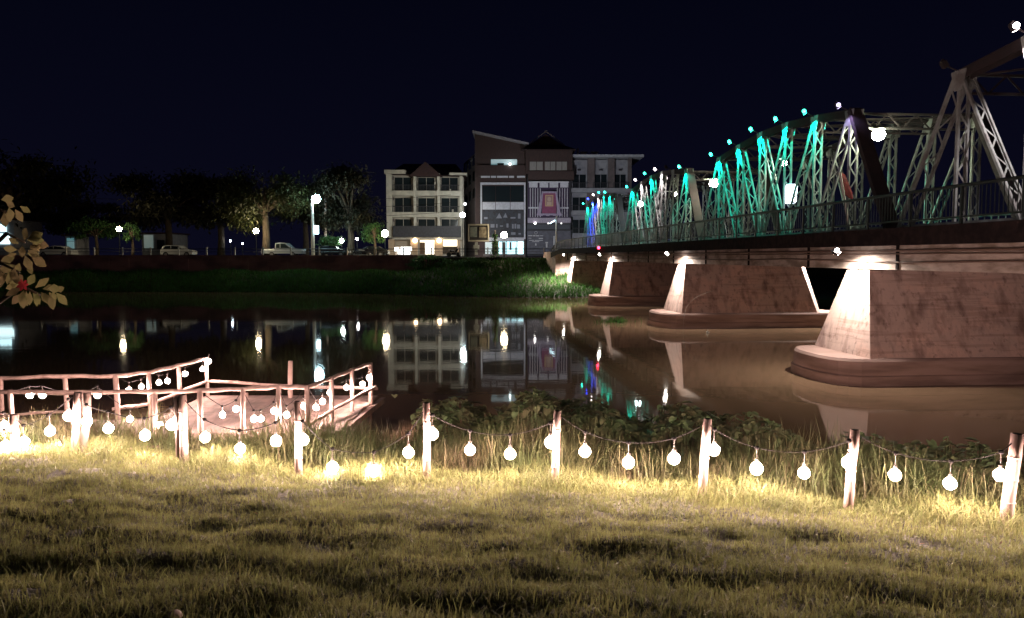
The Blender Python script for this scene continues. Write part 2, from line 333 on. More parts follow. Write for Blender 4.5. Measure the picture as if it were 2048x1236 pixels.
for j in range(5):      # the same row goes on along the lawn past the frame
    xx = 6.6+1.6*j; yy = float(FY(np.array(xx))); gz = ground(xx, yy)
    t = thing('light_post', 'cut bamboo light post further right along the lawn, outside the frame, %s' % ['beside the thickest post','second of its row','third of its row','fourth of its row','last of its row'][j], 'post', (xx,yy,gz), 0, 'bamboo posts carrying the festoon lights')
    MB().tube([(0,0,-.05),(0,0,.93)], .05, 12).build('pole', M['wood'], t, True); pl.append((xx,yy,gz+.93))
def bulbprof(k=1): return [(.02*k,-.056*k),(.040*k,-.044*k),(.057*k,-.018*k),(.059*k,.010*k),(.048*k,.034*k),(.028*k,.052*k),(.02*k,.060*k)]
def festoon(name, label, anchors, bulbs, drop=.22, k0=1.0, group=None):
    """anchors: cable support points; bulbs: bulb centres; the cable passes 'drop' above every bulb"""
    t = thing(name, label, 'string lights', anchors[0], 0, group); o = Vector(anchors[0])
    pts = [(Vector(a), 0) for a in anchors]+[(Vector(b)+Vector((0,0,drop)), 1) for b in bulbs]
    key = (lambda p: p[0].x) if abs(anchors[-1][0]-anchors[0][0]) > abs(anchors[-1][1]-anchors[0][1]) else (lambda p: p[0].y)
    pts.sort(key=key); path = []
    P = [p[0]-o for p in pts]
    for i in range(len(P)-1):
        for q in range(4):
            u = q/4; path.append(P[i].lerp(P[i+1], u)-Vector((0,0,.045*math.sin(PI*u)*(P[i+1]-P[i]).length)))
    path.append(P[-1]); MB().tube(path, .0055, 4).build('cable', M['cable'], t)
    for b in bulbs:
        c = Vector(b)-o
        k = k0*random.uniform(.93,1.05)
        bo = MB().lathe(c, bulbprof(k), 10).build('bulb', M['bulb'], t, True)
        sk = MB().lathe(c+Vector((0,0,.055*k)), [(.019,0),(.021,.015),(.018,.045),(.005,.05),(.004,drop-.055*k)], 6)
        sk.build('socket', M['socket'], bo)
        MB().lathe(c+Vector((0,0,drop)), [(.015,-.02),(.028,-.005),(.026,.012),(.012,.022)], 6).build('clip', M['cable'], bo)
    return t
def yf(px):   # fence depth under a pixel column
    xs = [p[0] for p in posts]; return float(np.interp(px, xs, fence_y))
bl = [(10,892),(48,884),(100,862),(138,832),(174,843),(217,857),(290,871),(343,850),(410,875),(480,897),(552,882),(606,880),(665,935),(748,942),(817,905),(865,868),
 (940,900),(1020,908),(1101,885),(1170,903),(1257,925),(1348,917),(1428,900),(1513,937),(1608,946),(1697,925),(1790,950),(1900,967),(2000,950)]
bl = [U(px,py,yf(px)-.07) for px,py in bl]
ex = []
for j in range(15):
    xx = 5.4+.5*j; yy = float(FY(np.array(xx))); ex.append(Vector((xx,yy-.05,ground(xx,yy)+.5)))
festoon('festoon_string', 'long string of warm bulbs sagging from post to post along the lawn edge', [(a,b,c-.03) for a,b,c in pl], bl+ex, .23, 1.08)
# ------------------------------------------------------------------ wooden pier
FL = .62; RT = 1.5
wp = thing('wooden_pier', 'pale wooden pier with log railings standing in the water at the left', 'pier', (-5.2,15,0)); wo_ = Vector((-5.2,15,0))
def wpart(b, name, mt=None, sm=False): b.v = [(v[0]-wo_.x, v[1]-wo_.y, v[2]-wo_.z) for v in b.v]; return b.build(name, mt or M['wood'], wp, sm)
b = MB()
for i in range(27):
    y0 = 13.55+i*.14
    b.box((-7.15+.03*math.sin(i*3), y0, FL-.04), (-3.25+.1*(y0-13.5)/3+.03*math.sin(i*7), y0+.125, FL+.004*math.sin(i*5)))
for i in range(36): b.box((-12.0+i*.135, 13.2, FL-.04), (-12.0+i*.135+.12, 14.7, FL+.004*math.sin(i*4)))
wpart(b, 'deck_floor', M['plank'])
b = MB()
for yy in (13.6,15.3,17.1): b.beam((-7.2,yy,FL-.1),(-3.2,yy,FL-.1),.1,.12,(0,1,0))
b.beam((-3.25,13.5,FL-.1),(-3.0,17.3,FL-.1),.1,.12); b.beam((-7.1,13.5,FL-.11),(-7.1,17.3,FL-.11),.1,.12); wpart(b, 'floor_joists')
A = U(740,728,16.4); Bp = U(703,740,15.5); Cp = U(662,757,14.45); D = U(613,775,13.45)
E1 = U(556,773,13.45); E2 = U(485,778,13.4); E3 = U(400,781,13.3); E4 = U(310,783,13.2); E5 = U(165,785,13.0); E6 = U(20,783,13.0)
L1 = U(413,717,17.3); L2 = U(358,730,16.2); L3 = U(298,745,15.2); L4 = U(232,752,14.75); L5 = U(130,752,14.75); L6 = U(0,757,14.5)
def post(p, r=.05, bottom=-.3, extra=.03):
    b = MB(); n = 3; b.tube([(p.x+.012*math.sin(i*2+p.x), p.y, bottom+(p.z+extra-bottom)*i/n) for i in range(n+1)], [r*1.1,r*1.03,r,r*.97], 9); wpart(b, 'post', None, True)
for p in (A,Bp,Cp,D,E1,E2,E3,E4,E5,E6,L1,L2,L3,L4,L5,L6): post(p, .052 if p in (E3,L4,A) else .045)
fp = U(580,722,17.0); post(fp, .055, -.3, 0); post(U(493,786,17.1), .045, -.3, 0)
def rail(pts, r, name):
    b = MB(); out = []
    for i in range(len(pts)-1):
        for q in range(3): out.append(Vector(pts[i]).lerp(Vector(pts[i+1]), q/3)+Vector((0,0,.012*math.sin(i*3+q*2))))
    out.append(Vector(pts[-1])); b.tube(out, [r*(1+.12*math.sin(i*1.7)) for i in range(len(out))], 8); wpart(b, name, None, True)
LX = Vector((-1.8,-.15,-.03))
rail([A,Bp,Cp,D], .035, 'top_rail'); rail([D,E1,E2,E3,E4,E5,E6,E6+LX], .04, 'top_rail'); rail([L1,L2,L3,L4,L5,L6,L6+LX], .042, 'top_rail')
Am = Vector((A.x,A.y,.93)); Lm = Vector((L1.x,L1.y,.95))
rail([Lm+Vector((0,.04,0)), Vector(((A.x+L1.x)/2,17.0,.9)), Am+Vector((.15,.05,0))], .035, 'lower_rail')
rail([Am+Vector((.1,.1,.04)), Vector((Cp.x,Cp.y+.05,.86)), Vector((D.x+.05,D.y,.8))], .035, 'lower_rail')
rail([Lm, Vector((L3.x,L3.y,.84)), Vector((L4.x-.1,L4.y,.82))], .035, 'lower_rail')
rail([Vector((E4.x,E4.y-.05,.55)), Vector((E5.x,E5.y,.5)), Vector((E6.x,E6.y,.5))], .035, 'lower_rail')
for a in ((-3.4,16.9),(-3.3,14.2)): MB
b = MB(); b.beam((A.x+.02,A.y-.2,FL-.05),(A.x-.5,A.y-1.2,-.2),.06,.06); b.beam((A.x+.05,A.y-.9,-.3),(A.x-.2,A.y-.3,FL),.06,.06); wpart(b, 'cross_brace')
# loose poles on the bank
for q, (p0, p1, lb) in enumerate([((170,910,9.9),(318,893,10.6),'thin fallen pole lying on the bank left of the third light post'),
                              ((0,833,12.2),(160,822,12.4),'thin horizontal pole low on the bank at the left edge')]):
    a = U(*p0); c = U(*p1); o = MB().tube([(0,0,0),((c-a)*.5+Vector((0,0,.02))),c-a], .022, 7).build('fallen_pole', M['wood'], None, True); o.location = a; tag(o, lb, 'pole')
rb = [U(px,py,Yq) for px,py,Yq in [(738,755,16.3),(725,768,16.0),(693,775,15.3),(660,785,14.7),(645,803,14.3),(632,815,14.0),(608,812,13.5)]]
festoon('festoon_string', 'short string of bulbs on the right-hand rail of the wooden pier', [A, Cp, D+Vector((0,.1,0))], rb, .16, .9, 'strings of bulbs on the pier rails')
fb = [U(px,py,13.42) for px,py in [(573,830),(548,822),(522,838),(508,838),(472,818),(445,830)]]+[U(px,py,13.1) for px,py in [(352,838),(320,850),(260,838),(195,790),(85,790),(60,790)]]
festoon('festoon_string', 'string of bulbs drooping under the front rail of the wooden pier', [D,E1,E2,E3,E4,E5,E6], fb, .16, .9, 'strings of bulbs on the pier rails')
lb_ = [U(px,py,Yq) for px,py,Yq in [(418,723,17.25),(405,738,17.0),(370,748,16.4),(335,762,15.8),(318,765,15.5),(283,773,15.1),(258,780,14.9)]]
festoon('festoon_string', 'string of bulbs climbing the left-hand rail of the wooden pier', [L1,L2,L3,L4], lb_, .16, .85, 'strings of bulbs on the pier rails')
lb2 = [U(px,py,10.9) for px,py in [(115,893),(28,858),(8,852)]]
a0 = U(160,800,10.6); a1 = U(-60,815,11)
festoon('festoon_string', 'low string of bulbs at the left edge behind the first two posts', [a0,a1], lb2, .2, 1.0)
# reed tuft by the pier
for (px0,px1,Y0,hm,lb) in ((740,830,12.6,1.0,'tall reed tuft growing beside the right end of the wooden pier'),(290,370,11.0,.95,'spiky long-leaved clump between the second and third light posts'),
                        (60,90,13.2,.9,'leafy clump poking through the walkway rails at the far left')):
    n = 170; xs = rng.uniform(U(px0,800,Y0).x, U(px1,800,Y0).x, n); ys = Y0+rng.normal(0,.2,n); zs = GZ(xs,ys)
    zs = np.maximum(zs, -.05); hh = rng.uniform(.4,1,n)*hm
    tag(blades('reed_clump', np.stack([xs,ys,zs],1), hh, rng.uniform(.014,.026,n), hh*rng.uniform(.1,.45,n), M['weed'], 5), lb, 'reeds')
n = 260; x = rng.normal(U(1225,640,44).x, .55, n); y = rng.normal(44,.5,n); hh = rng.uniform(.15,.55,n)
tag(blades('grass_islet', np.stack([x,y,0*x-.03],1), hh, rng.uniform(.02,.05,n), hh*rng.uniform(.3,1,n), M['farveg'], 3), 'small clump of bright grass standing in the water before the second bridge pier', 'grass clump', kind='stuff')
# ------------------------------------------------------------------ bridge
AL = R(5.1)
br = thing('iron_bridge', 'riveted truss bridge on concrete piers crossing the river at the right', 'bridge', (14.4,0,0), AL)
def BW(u, v, z): return Vector((14.4+u*math.cos(AL)-v*math.sin(AL), u*math.sin(AL)+v*math.cos(AL), z))
sup = [5.9, 24.2, 42.15, 60.2, 78.1]
def pier(v):
    b = MB(); tu0,tu1 = -1.2,5.8; tt = .65; bt = 1.7
    lev = [0,.25,.5,.75,1]; n = 4; rings = []
    for q in lev:
        z = .78+(3.42-.78)*q; e = .5*(1-q); th = bt+(tt-bt)*q
        rings.append([(tu0-e,v-th,z),(tu1+e-.42,v-th,z),(tu1+e,v-th+.5,z),(tu1+e,v+th,z),(tu0-e,v+th,z)])
    vs = [p for r_ in rings for p in r_]; fs = []
    for i in range(len(rings)-1):
        for k in range(5): fs.append((i*5+k, i*5+(k+1)%5, i*5+5+(k+1)%5, i*5+5+k))
    fs.append((20,21,22,23,24)); b.add(vs, fs)
    p_ = b.build('pier', M['pier'], br)
    f = MB(); out = []
    def ring(g, z):
        r_ = []
        for k in range(13):
            a = PI/2+PI*k/12; r_.append((tu0-.55+.15-(1.25+g)*abs(math.cos(a))**.8, v+(1.86+g)*math.copysign(abs(math.sin(a))**.75, math.sin(a)), z))
        for k in range(13):
            a = -PI/2+PI*k/12; r_.append((tu1+.4+(1.25+g)*abs(math.cos(a))**.8, v+(1.86+g)*math.copysign(abs(math.sin(a))**.75, math.sin(a)), z))
        return r_
    rr = [ring(.10,-1.2), ring(.08,.28), ring(.03,.32), ring(0,.72), ring(-.06,.8)]; vs = [p for q in rr for p in q]; fs = []
    for i in range(4):
        for k in range(26): fs.append((i*26+k, i*26+(k+1)%26, i*26+26+(k+1)%26, i*26+26+k))
    fs.append(tuple(range(104,130))); f.add(vs, fs); f.build('footing', M['foot'], p_)
    MB().box((-1.0,v-.35,3.42),(5.6,v+.35,3.46)).build('bearing', M['dsteel'], p_)
for v in sup: pier(v)
VE = 84.0
def dz(v): return 0 if v < 76 else -.028*(v-76)**1.6*.5
# girders
for i in range(5):
    a = sup[i]; c = sup[i+1] if i < 4 else VE
    for u0,u1 in ((-1.15,-.75),(5.35,5.75),(1.6,2.0),(2.9,3.3)):
        MB().box((u0,a+.015,3.46),(u1,c-.015,4.42)).build('girder', M['girder'], br)
b = MB()
for i in range(15):
    v0 = 5.9+i*5.4
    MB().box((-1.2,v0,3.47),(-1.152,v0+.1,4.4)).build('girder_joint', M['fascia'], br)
for z_,r_ in ((4.02,.035),(3.93,.02),(3.72,.025)):
    MB().tube([(-1.26,6+i*3.9,z_-.04*math.sin(i*1.9)*(z_ < 3.8)) for i in range(20)], r_, 6).build('pipe', M['pipe'], br, True)
def slabstrip(u0,u1,z0,z1,name,mt):
    vs_ = [5.9]+[10*k for k in range(1,8)]+[74,76,78,80,82,VE]; b = MB(); n = len(vs_)
    V = []; 
    for v in vs_: d = dz(v); V += [(u0,v,z0+d),(u1,v,z0+d),(u1,v,z1+d),(u0,v,z1+d)]
    F = [(0,1,2,3),(4*n-1,4*n-2,4*n-3,4*n-4)]
    for i in range(n-1):
        for k in range(4): F.append((4*i+k,4*i+4+k,4*i+4+(k+1)%4,4*i+(k+1)%4))
    return b.add(V,F).build(name, mt, br)
slabstrip(-2.55,7.15,4.43,4.56,'deck',M['asphalt'])
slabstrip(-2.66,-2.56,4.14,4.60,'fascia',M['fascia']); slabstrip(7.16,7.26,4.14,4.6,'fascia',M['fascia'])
b = MB()
for i in range(62):
    v = 6.2+i*1.27
    b = MB(); b.add([(-1.15,v,4.2),(-1.15,v+.08,4.2),(-1.15,v+.08,4.42),(-1.15,v,4.42),(-2.54,v,4.3),(-2.54,v+.08,4.3),(-2.54,v+.08,4.42),(-2.54,v,4.42)],
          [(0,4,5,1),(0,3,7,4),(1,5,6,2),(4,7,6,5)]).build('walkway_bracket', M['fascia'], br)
# railing
rl = []
vs_ = [5.9]+[7+2*k for k in range(39)]
def zz(v): return dz(v)-(0 if v < 79 else .05*(v-79)**1.4)
for (z_,r_,nm) in ((5.47,.04,'top_rail'),(4.76,.022,'bottom_rail')):
    MB().tube([(-2.6,v,z_+zz(v)) for v in vs_]+[(-2.6,VE,z_+zz(VE))], r_, 6).build(nm, M['rail'], br)
b = MB()
for i in range(int((VE-5.9)/.13)):
    v = 5.95+i*.13; 
    if v > 60 and i % 2: continue
    b.box((-2.608,v,4.76+zz(v)),(-2.592,v+.016,5.46+zz(v)))
b.build('railing_bars', M['rail'], br)
for i in range(42):
    v = 6.1+i*1.9
    if v < VE: MB().box((-2.63,v,4.57+zz(v)),(-2.57,v+.06,5.50+zz(v))).build('railing_post', M['rail'], br)
# far side railing and kerbs
b = MB()
b.tube([(7.1,6,5.47),(7.1,78,5.47)], .04, 5); b.tube([(7.1,6,4.76),(7.1,78,4.76)], .03, 5)
for i in range(190): b.box((7.09,6+i*.38,4.6),(7.12,6.03+i*.38,5.45))
b.build('far_railing', M['steel'], br)
for u0 in (.35,4.05): MB().box((u0,6,4.564),(u0+.2,78,4.74)).build('kerb', M['girder'], br)
# abutment with wing wall
MB().box((-2.4,82,-.5),(7,92,4.4)).build('abutment', M['pier'], br)
# trusses
ZB = 4.62
def laced(p, q, tw, dp, par, name, mt, cover=False, pitch=None):
    """two channels tw apart across the bridge, open zigzag lacing on the face towards us, or a cover plate"""
    p = Vector(p); q = Vector(q); d = (q-p); L = d.length; d.normalize(); s_ = Vector((1,0,0)); nrm = d.cross(s_)
    b = MB(); n = max(2, round(L/(pitch or tw*1.25)))
    for sg in (-1,1):
        b.beam(p+s_*sg*tw/2, q+s_*sg*tw/2, .022, dp)
        for e in (-1,1): b.beam(p+s_*(sg*(tw/2-.025))+nrm*e*dp/2, q+s_*(sg*(tw/2-.025))+nrm*e*dp/2, .05, .012)
    e = -1
    if cover: b.beam(p-nrm*(dp/2+.012), q-nrm*(dp/2+.012), tw+.08, .014); e = 1
    for k in range(n):
        a = p+d*(L*k/n); c = p+d*(L*(k+1)/n); sg = 1 if k % 2 else -1
        b.beam(a+s_*sg*(tw/2-.03)+nrm*e*(dp/2+.012), c-s_*sg*(tw/2-.03)+nrm*e*(dp/2+.012), .045, .012)
    return b.build(name, mt, par)
hts = [None, 8.98, 9.24, 9.42, 9.42, 9.24, 8.98, None]
nodeinfo = {}
for si in range(4):
    v0 = sup[si]+.12; v1 = sup[si+1]-.12
    if si == 0: v1 = 23.75
    vv = [v0+(v1-v0)*k/7 for k in range(8)]
    for ti, u in enumerate((0, 4.6)):
        tr = thing('truss', None, None); tr.parent = br
        pt = [(u, vv[k], ZB if hts[k] is None else hts[k]) for k in range(8)]
        bt = [(u, vv[k], ZB) for k in range(8)]
        b = MB()
        for k in range(1,6): b.beam(pt[k], pt[k+1], .34, .05); b.beam(Vector(pt[k])-Vector((.14,0,.13)), Vector(pt[k+1])-Vector((.14,0,.13)), .03, .26); b.beam(Vector(pt[k])-Vector((-.14,0,.13)), Vector(pt[k+1])-Vector((-.14,0,.13)), .03, .26)
        b.build('top_chord', M['dsteel'], tr)
        b = MB()
        for sg in (-1,1): b.beam((u+sg*.15,v0,ZB+.05),(u+sg*.15,v1,ZB+.05),.05,.3)
        b.build('bottom_chord', M['steel'], tr)
        laced(bt[0], pt[1], .40, .2, tr, 'end_post', M['dsteel'], cover=True)  # near end post coloured dark for its unlit side
        laced(bt[7], pt[6], .46, .12, tr, 'end_post', M['steel'])
        for k in range(1,7): laced(bt[k], pt[k], .32, .1, tr, 'vertical_post', M['steel'])
        for (a,c) in ((1,2),(2,3),(3,4),(4,3),(5,4),(6,5)): laced(pt[a], bt[c], .26 if a in (3,4) else .36, .08, tr, 'diagonal', M['steel'])
        for k in range(1,7):
            g = MB(); x0,y0,z0 = pt[k]
            for sg in (-1,1):
                xx = x0+sg*.175
                g.box((xx-.008,y0-.30,z0-.06),(xx+.008,y0+.30,z0+.0)); 
                g.prism([],0,0) if False else g.add([(xx-.008,y0-.30,z0-.06),(xx-.008,y0+.30,z0-.06),(xx-.008,y0+.16,z0-.55),(xx-.008,y0-.16,z0-.55),
                      (xx+.008,y0-.30,z0-.06),(xx+.008,y0+.30,z0-.06),(xx+.008,y0+.16,z0-.55),(xx+.008,y0-.16,z0-.55)],
                      [(0,1,2,3),(7,6,5,4),(0,4,5,1),(1,5,6,2),(2,6,7,3),(3,7,4,0)])
            g.build('gusset_plate', M['steel'], tr)
    for k in range(1,7):
        z_ = hts[k]-.12; v = vv[k]; b = MB(); dep = .5
        b.beam((.18,v,z_),(4.42,v,z_),.08,.07,(0,1,0)); b.beam((.18,v,z_-dep),(4.42,v,z_-dep),.08,.07,(0,1,0))
        n = 8
        for q in range(n):
            a = .18+4.24*q/n; c = .18+4.24*(q+1)/n
            b.beam((a,v,z_-(dep if q % 2 else 0)),(c,v,z_-(0 if q % 2 else dep)),.02,.05,(0,1,0))
        b.build('cross_strut', M['dsteel'], br)
        nodeinfo[(si,k)] = (vv[k], hts[k])
    b = MB()
    for k in range(1,6):
        b.beam((.1,vv[k],hts[k]-.1),(4.5,vv[k+1],hts[k+1]-.1),.05,.05,(0,0,1)); b.beam((4.5,vv[k],hts[k]-.16),(.1,vv[k+1],hts[k+1]-.16),.05,.05,(0,0,1))
    b.build('wind_bracing', M['dsteel'], br)
# accent lights on the truss heads
tealc = (.0,.85,.55); bluec = (.03,.08,1); whitec = (1,.88,.86); purp = (.6,.5,1)
for nm, c in (('teal',tealc),('blue',bluec),('white',whitec),('purple',purp)): M[nm] = lampmat(nm+' lamp lens', {'teal':(.028,1,.66),'blue':(.03,.06,1),'white':(1,.85,.82),'purple':(.7,.6,1)}[nm], {'teal':15,'blue':14,'white':22,'purple':3}[nm])
spanname = {3:'farthest', 2:'third', 1:'second', 0:'nearest'}; ordn = ['','farthest','second farthest','third','fourth','fifth','nearest']
plan = {3:{6:'teal',5:'blue',4:'white',3:'teal',2:'teal'}, 2:{6:'teal',5:'white',4:'teal',3:'white',2:None,1:'teal'}, 1:{6:'teal',5:'teal',4:'teal',3:'teal',2:'teal',1:'purple'}, 0:{6:None,5:'white',4:'white'}}
colv = {'teal':tealc,'blue':bluec,'white':whitec,'purple':purp}
for si in plan:
    for k, cn in plan[si].items():
        v, hz = nodeinfo[(si,k)]
        base = BW(-.2, v, hz-.02)
        lab = '%s spotlight on the %s truss head of the %s span' % ('unlit' if cn is None else cn+' glowing', ordn[7-k], spanname[si])
        t = thing('accent_spotlight', lab, 'spotlight', base, AL, 'spotlights along the top of the bridge trusses')
        MB().beam((0,0,0),(-.42,0,.16),.03,.03,(0,1,0)).build('bracket', M['dsteel'], t)
        hd = MB(); hd.beam((-.46,0,.24),(-.36,0,.10),.13,.15,(0,1,0)); hd.beam((-.50,0,.27),(-.46,0,.24),.09,.10,(0,1,0)); hd.build('housing', M['dsteel'], t)
        ln = MB(); ln.beam((-.359,0,.099),(-.352,0,.09),.11,.12,(0,1,0)); ln.build('lens', M[cn] if cn else M['dsteel'], t)
        if cn:
            sd = MB(); sd.sphere((-.46,-.14,.16), .075, 8, 5); sd.build('lens_globe', M[cn], t)  # glowing ball in the lens material beside the housing
            spot(t, (-.40,-.32,-.16), (.20,.02,-.9), {'teal':950,'blue':3000,'white':800,'purple':80}[cn], colv[cn], 88, .5, .04)
# floodlights under the walkway
fl = {4:(-2.2,-.3,'farthest'),3:(-2.2,-.3,'third'),2:(-2.2,-.35,'second'),1:(-2.15,-.35,'nearest')}
for i,(u,dv,nm) in fl.items():
    v = sup[i]+dv
    t = thing('pier_floodlight', 'white floodlight under the walkway lighting the end of the %s pier' % nm, 'floodlight', BW(u,v,4.14), AL, 'floodlights lighting the bridge piers')
    b = MB(); b.beam((0,0,0),(0,0,-.1),.03,.03); b.build('bracket', M['dsteel'], t)
    b = MB(); b.beam((-.02,0,-.08),(.07,.04,-.17),.22,.18,(0,1,0)); b.build('housing', M['dsteel'], t)
    b = MB(); b.beam((.072,.04,-.172),(.08,.043,-.18),.2,.16,(0,1,0)); b.build('lens', M['lens'], t)
    g = MB(); g.sphere((-.02,-.12,-.1), .07, 8, 6); g.build('lamp_bulb', M['lens'], t)
    spot(t, (.1,.0,-.24), (.35,-.1,-2.2), [0,1050,1200,1400,5000][i], (1,.90,.78), 168, .4, .06)
t = thing('pier_floodlight', 'floodlight on the hidden side of the second pier, its glow on the slanting edge', 'floodlight', BW(6.9,sup[2]-.35,4.14), AL, 'floodlights lighting the bridge piers')
b = MB(); b.beam((0,0,0),(0,0,-.1),.03,.03); b.beam((.02,0,-.08),(-.07,.04,-.17),.22,.18,(0,1,0)); b.build('housing', M['dsteel'], t)
spot(t, (-.05,-.05,-.24), (-.6,-.4,-2.0), 2600, (1,.92,.82), 160, .7, .08)
# red marker lamp
t = thing('marker_lamp', 'red marker lamp on the walkway edge above the third pier', 'lamp', BW(-2.7,57.5,4.45), AL)
MB().box((-.05,-.05,-.06),(.06,.05,-.02)).build('base', M['dsteel'], t)
MB().sphere((-.02,0,.06), .11, 10, 7).build('lens', lampmat('red lens', (1,.02,.06), 25), t)
# street lamps and lightbox on the bridge
for (px,py,Y,r_,c,s_,lb) in ((1757,270,26.5,.22,(.9,1,.66),260,'bright greenish white lamp on the bridge between the nearest two trusses'),
                        (1427,367,42.5,.24,(.95,1,.68),240,'yellowish white lamp at the start of the second span'),
                        (1568,326,33,.13,(.95,1,.75),180,'small warm lamp hanging inside the second span'),
                        (1281,408,60,.22,(.7,1,.95),220,'cool white lamp over the start of the third span'),
                        (1350,388,52,.12,(1,1,.8),140,'small faint lamp deep inside the third span')):
    p = U(px,py,Y); t = thing('bridge_lamp', lb, 'lamp', p, AL, 'street lamps over the bridge roadway')
    MB().sphere((0,0,0), r_, 10, 7, .9).build('lamp_glass', lampmat('bridge lamp glass', c, s_), t, True)
    # bracket arm reaching to the nearer truss line
    dxr = 14.4-p.y*math.tan(AL)+.1-p.x
    b = MB(); b.lathe((0,0,r_*.9), [(r_*1.05,0),(r_*.5,.08),(.03,.12)], 8); b.beam((0,0,r_*.6+.1),(dxr,0,r_*.6+.1),.05,.05,(0,1,0)); b.build('bracket_arm', M['steel'], t)
p = U(1582,388,31.5); t = thing('lightbox_sign', 'glowing white lightbox standing on the bridge behind the railing', 'sign', p, AL)
b = MB(); b.prism([(-.2,-.38),(.12,-.4),(.2,-.3),(.24,.34),(.18,.4),(-.14,.4),(-.2,.34)], -.08, .08); b.build('lit_panel', lampmat('lightbox face', (.75,.85,1), 5), t)
MB().tube([(0,0,-.4),(0,0,4.56-p.z)], .035, 6).build('pole', M['steel'], t)
p = U(1700,445,26.5); a = U(1680,345,26.5); t = thing('leaning_flag', 'slanting white pole with a furled red cloth behind the railing', 'flag', p)
MB().tube([(0,0,-.3),(a-p)], .045, 6).build('pole', mat('white pole', (.7,.68,.66)), t)
b = MB(); d = a-p; b.add([d*.55+Vector((.03,0,0)), d*1.0+Vector((.02,0,0)), d*1.02+Vector((.2,.05,-.1)), d*.7+Vector((.36,.1,-.15)), d*.5+Vector((.3,.05,-.1))], [(0,1,2,3,4)])
o = b.build('cloth', mat('red cloth', (.22,.012,.02), (.12,.01,.015), 5, trans=.2), t); sm = o.modifiers.new('s','SOLIDIFY'); sm.thickness = .02
# ------------------------------------------------------------------ far bank wall and railing
WX0, WX1 = -150, fx(835, 91)
w_ = MB().box((WX0,90.9,1.2),(WX1,91.01,3.9)); 
for i in range(60): w_.box((WX0+5+i*2.4,90.78,1.2),(WX0+5.3+i*2.4,90.9,3.6))
w_.box((WX0,90.74,3.9),(WX1,91.12,4.02))
tag(w_.build('embankment_wall', M['wallr']), 'dark reddish brick embankment wall along the far bank', 'wall')
t = thing('riverside_railing', 'low dark railing with pale posts on top of the far embankment wall', 'railing', (0,91,4.02))
b = MB(); b.tube([(-90,0,.75),(12,0,.75)], .045, 5); b.tube([(-90,0,.4),(12,0,.4)], .03, 5); b.build('rails', M['rail'], t)
for i in range(30): MB().box((-88+i*3.4,-.07,0),(-87.86+i*3.4,.07,.95)).build('railing_post', mat('pale post paint', (.55,.55,.52)) if i == 0 else bpy.data.materials['pale post paint'], t)
# globe lamps
gl = bpy.data.materials['globe lamp glass']
for (px,py,Y,r_,lb,cool) in ((238,458,93.5,.30,'globe street lamp among the trees at the left of the far bank',0),(512,462,93.5,.33,'globe street lamp in front of the lit weeping tree',0),
        (770,467,93.5,.42,'globe street lamp at the left corner of the cream hotel',0),(1008,470,93.5,.40,'globe street lamp before the cyan lit shop',0),
        (925,430,101,.34,'white globe lamp between the cream hotel and the dark shophouse',1)):
    p = U(px,py,Y); t = thing('street_lamp', lb, 'street lamp', (p.x,Y,3.74), 0, 'globe lamps along the far bank')
    MB().lathe((0,0,0), [(.14,0),(.1,.3),(.05,.4),(.045,p.z-3.74-r_)], 8).build('pole', M['rail'], t)
    MB().lathe((0,0,p.z-3.74-r_-.02), [(.08,0),(.14,.06),(.12,.1)], 8).build('collar', M['rail'], t)
    MB().sphere((0,0,p.z-3.74), r_, 12, 8).build('globe', M['cool'] if cool else M['globe'], t, True)
    if cool: spot(t, (-.2,.5,p.z-3.74), (-7,16,2.5), 3900, (1,.98,.88), 100, .7, .2)  # added beam that brightens the hotel front beyond the globe's own light
p = U(633,398,93); t = thing('street_lamp', 'tall white floodlight mast with a glaring head left of the hotel', 'street lamp', (p.x-.55,93,3.74))
MB().lathe((0,0,0), [(.24,0),(.2,3),(.15,p.z-3.9)], 8).build('pole', mat('white mast', (.6,.62,.6)), t)
MB().beam((0,0,p.z-3.9),(.45,-.1,p.z-3.6),.07,.07,(0,1,0)).build('arm', M['steel'], t)
MB().sphere((.55,-.2,p.z-3.74), .55, 14, 10, .95).build('lamp_head', lampmat('mast lamp', (.6,.93,1), 110), t, True)
MB().lathe((.45,-.15,p.z-3.74), [(.5,.28),(.42,.42),(.12,.5)], 12).build('added_hood', M['steel'], t, True)  # hood added to hold the lamp's light off the trees
MB().box((.3,-.2,2.9),(.75,.0,3.9)).build('notice_box', M['coolsoft'], t)
p = U(650,400,99); t = thing('utility_pole', 'plain concrete utility pole behind the tall white mast', 'pole', (p.x,99,3.74))
MB().lathe((0,0,0), [(.2,0),(.14,8.6)], 8).build('pole', M['girder'], t); MB().beam((-.9,0,8.1),(.9,0,8.1),.1,.1,(0,1,0)).build('crossarm', M['girder'], t)
b = MB()
for z_ in (9.7,10.9,11.9):
    b.tube([(-62+i*3, 99-.0*i, z_-.6*math.sin(PI*(i%9)/9)) for i in range(19)], .025, 4)
tag(b.build('power_lines', M['cable']), 'sagging power lines crossing behind the tall mast', 'power lines')
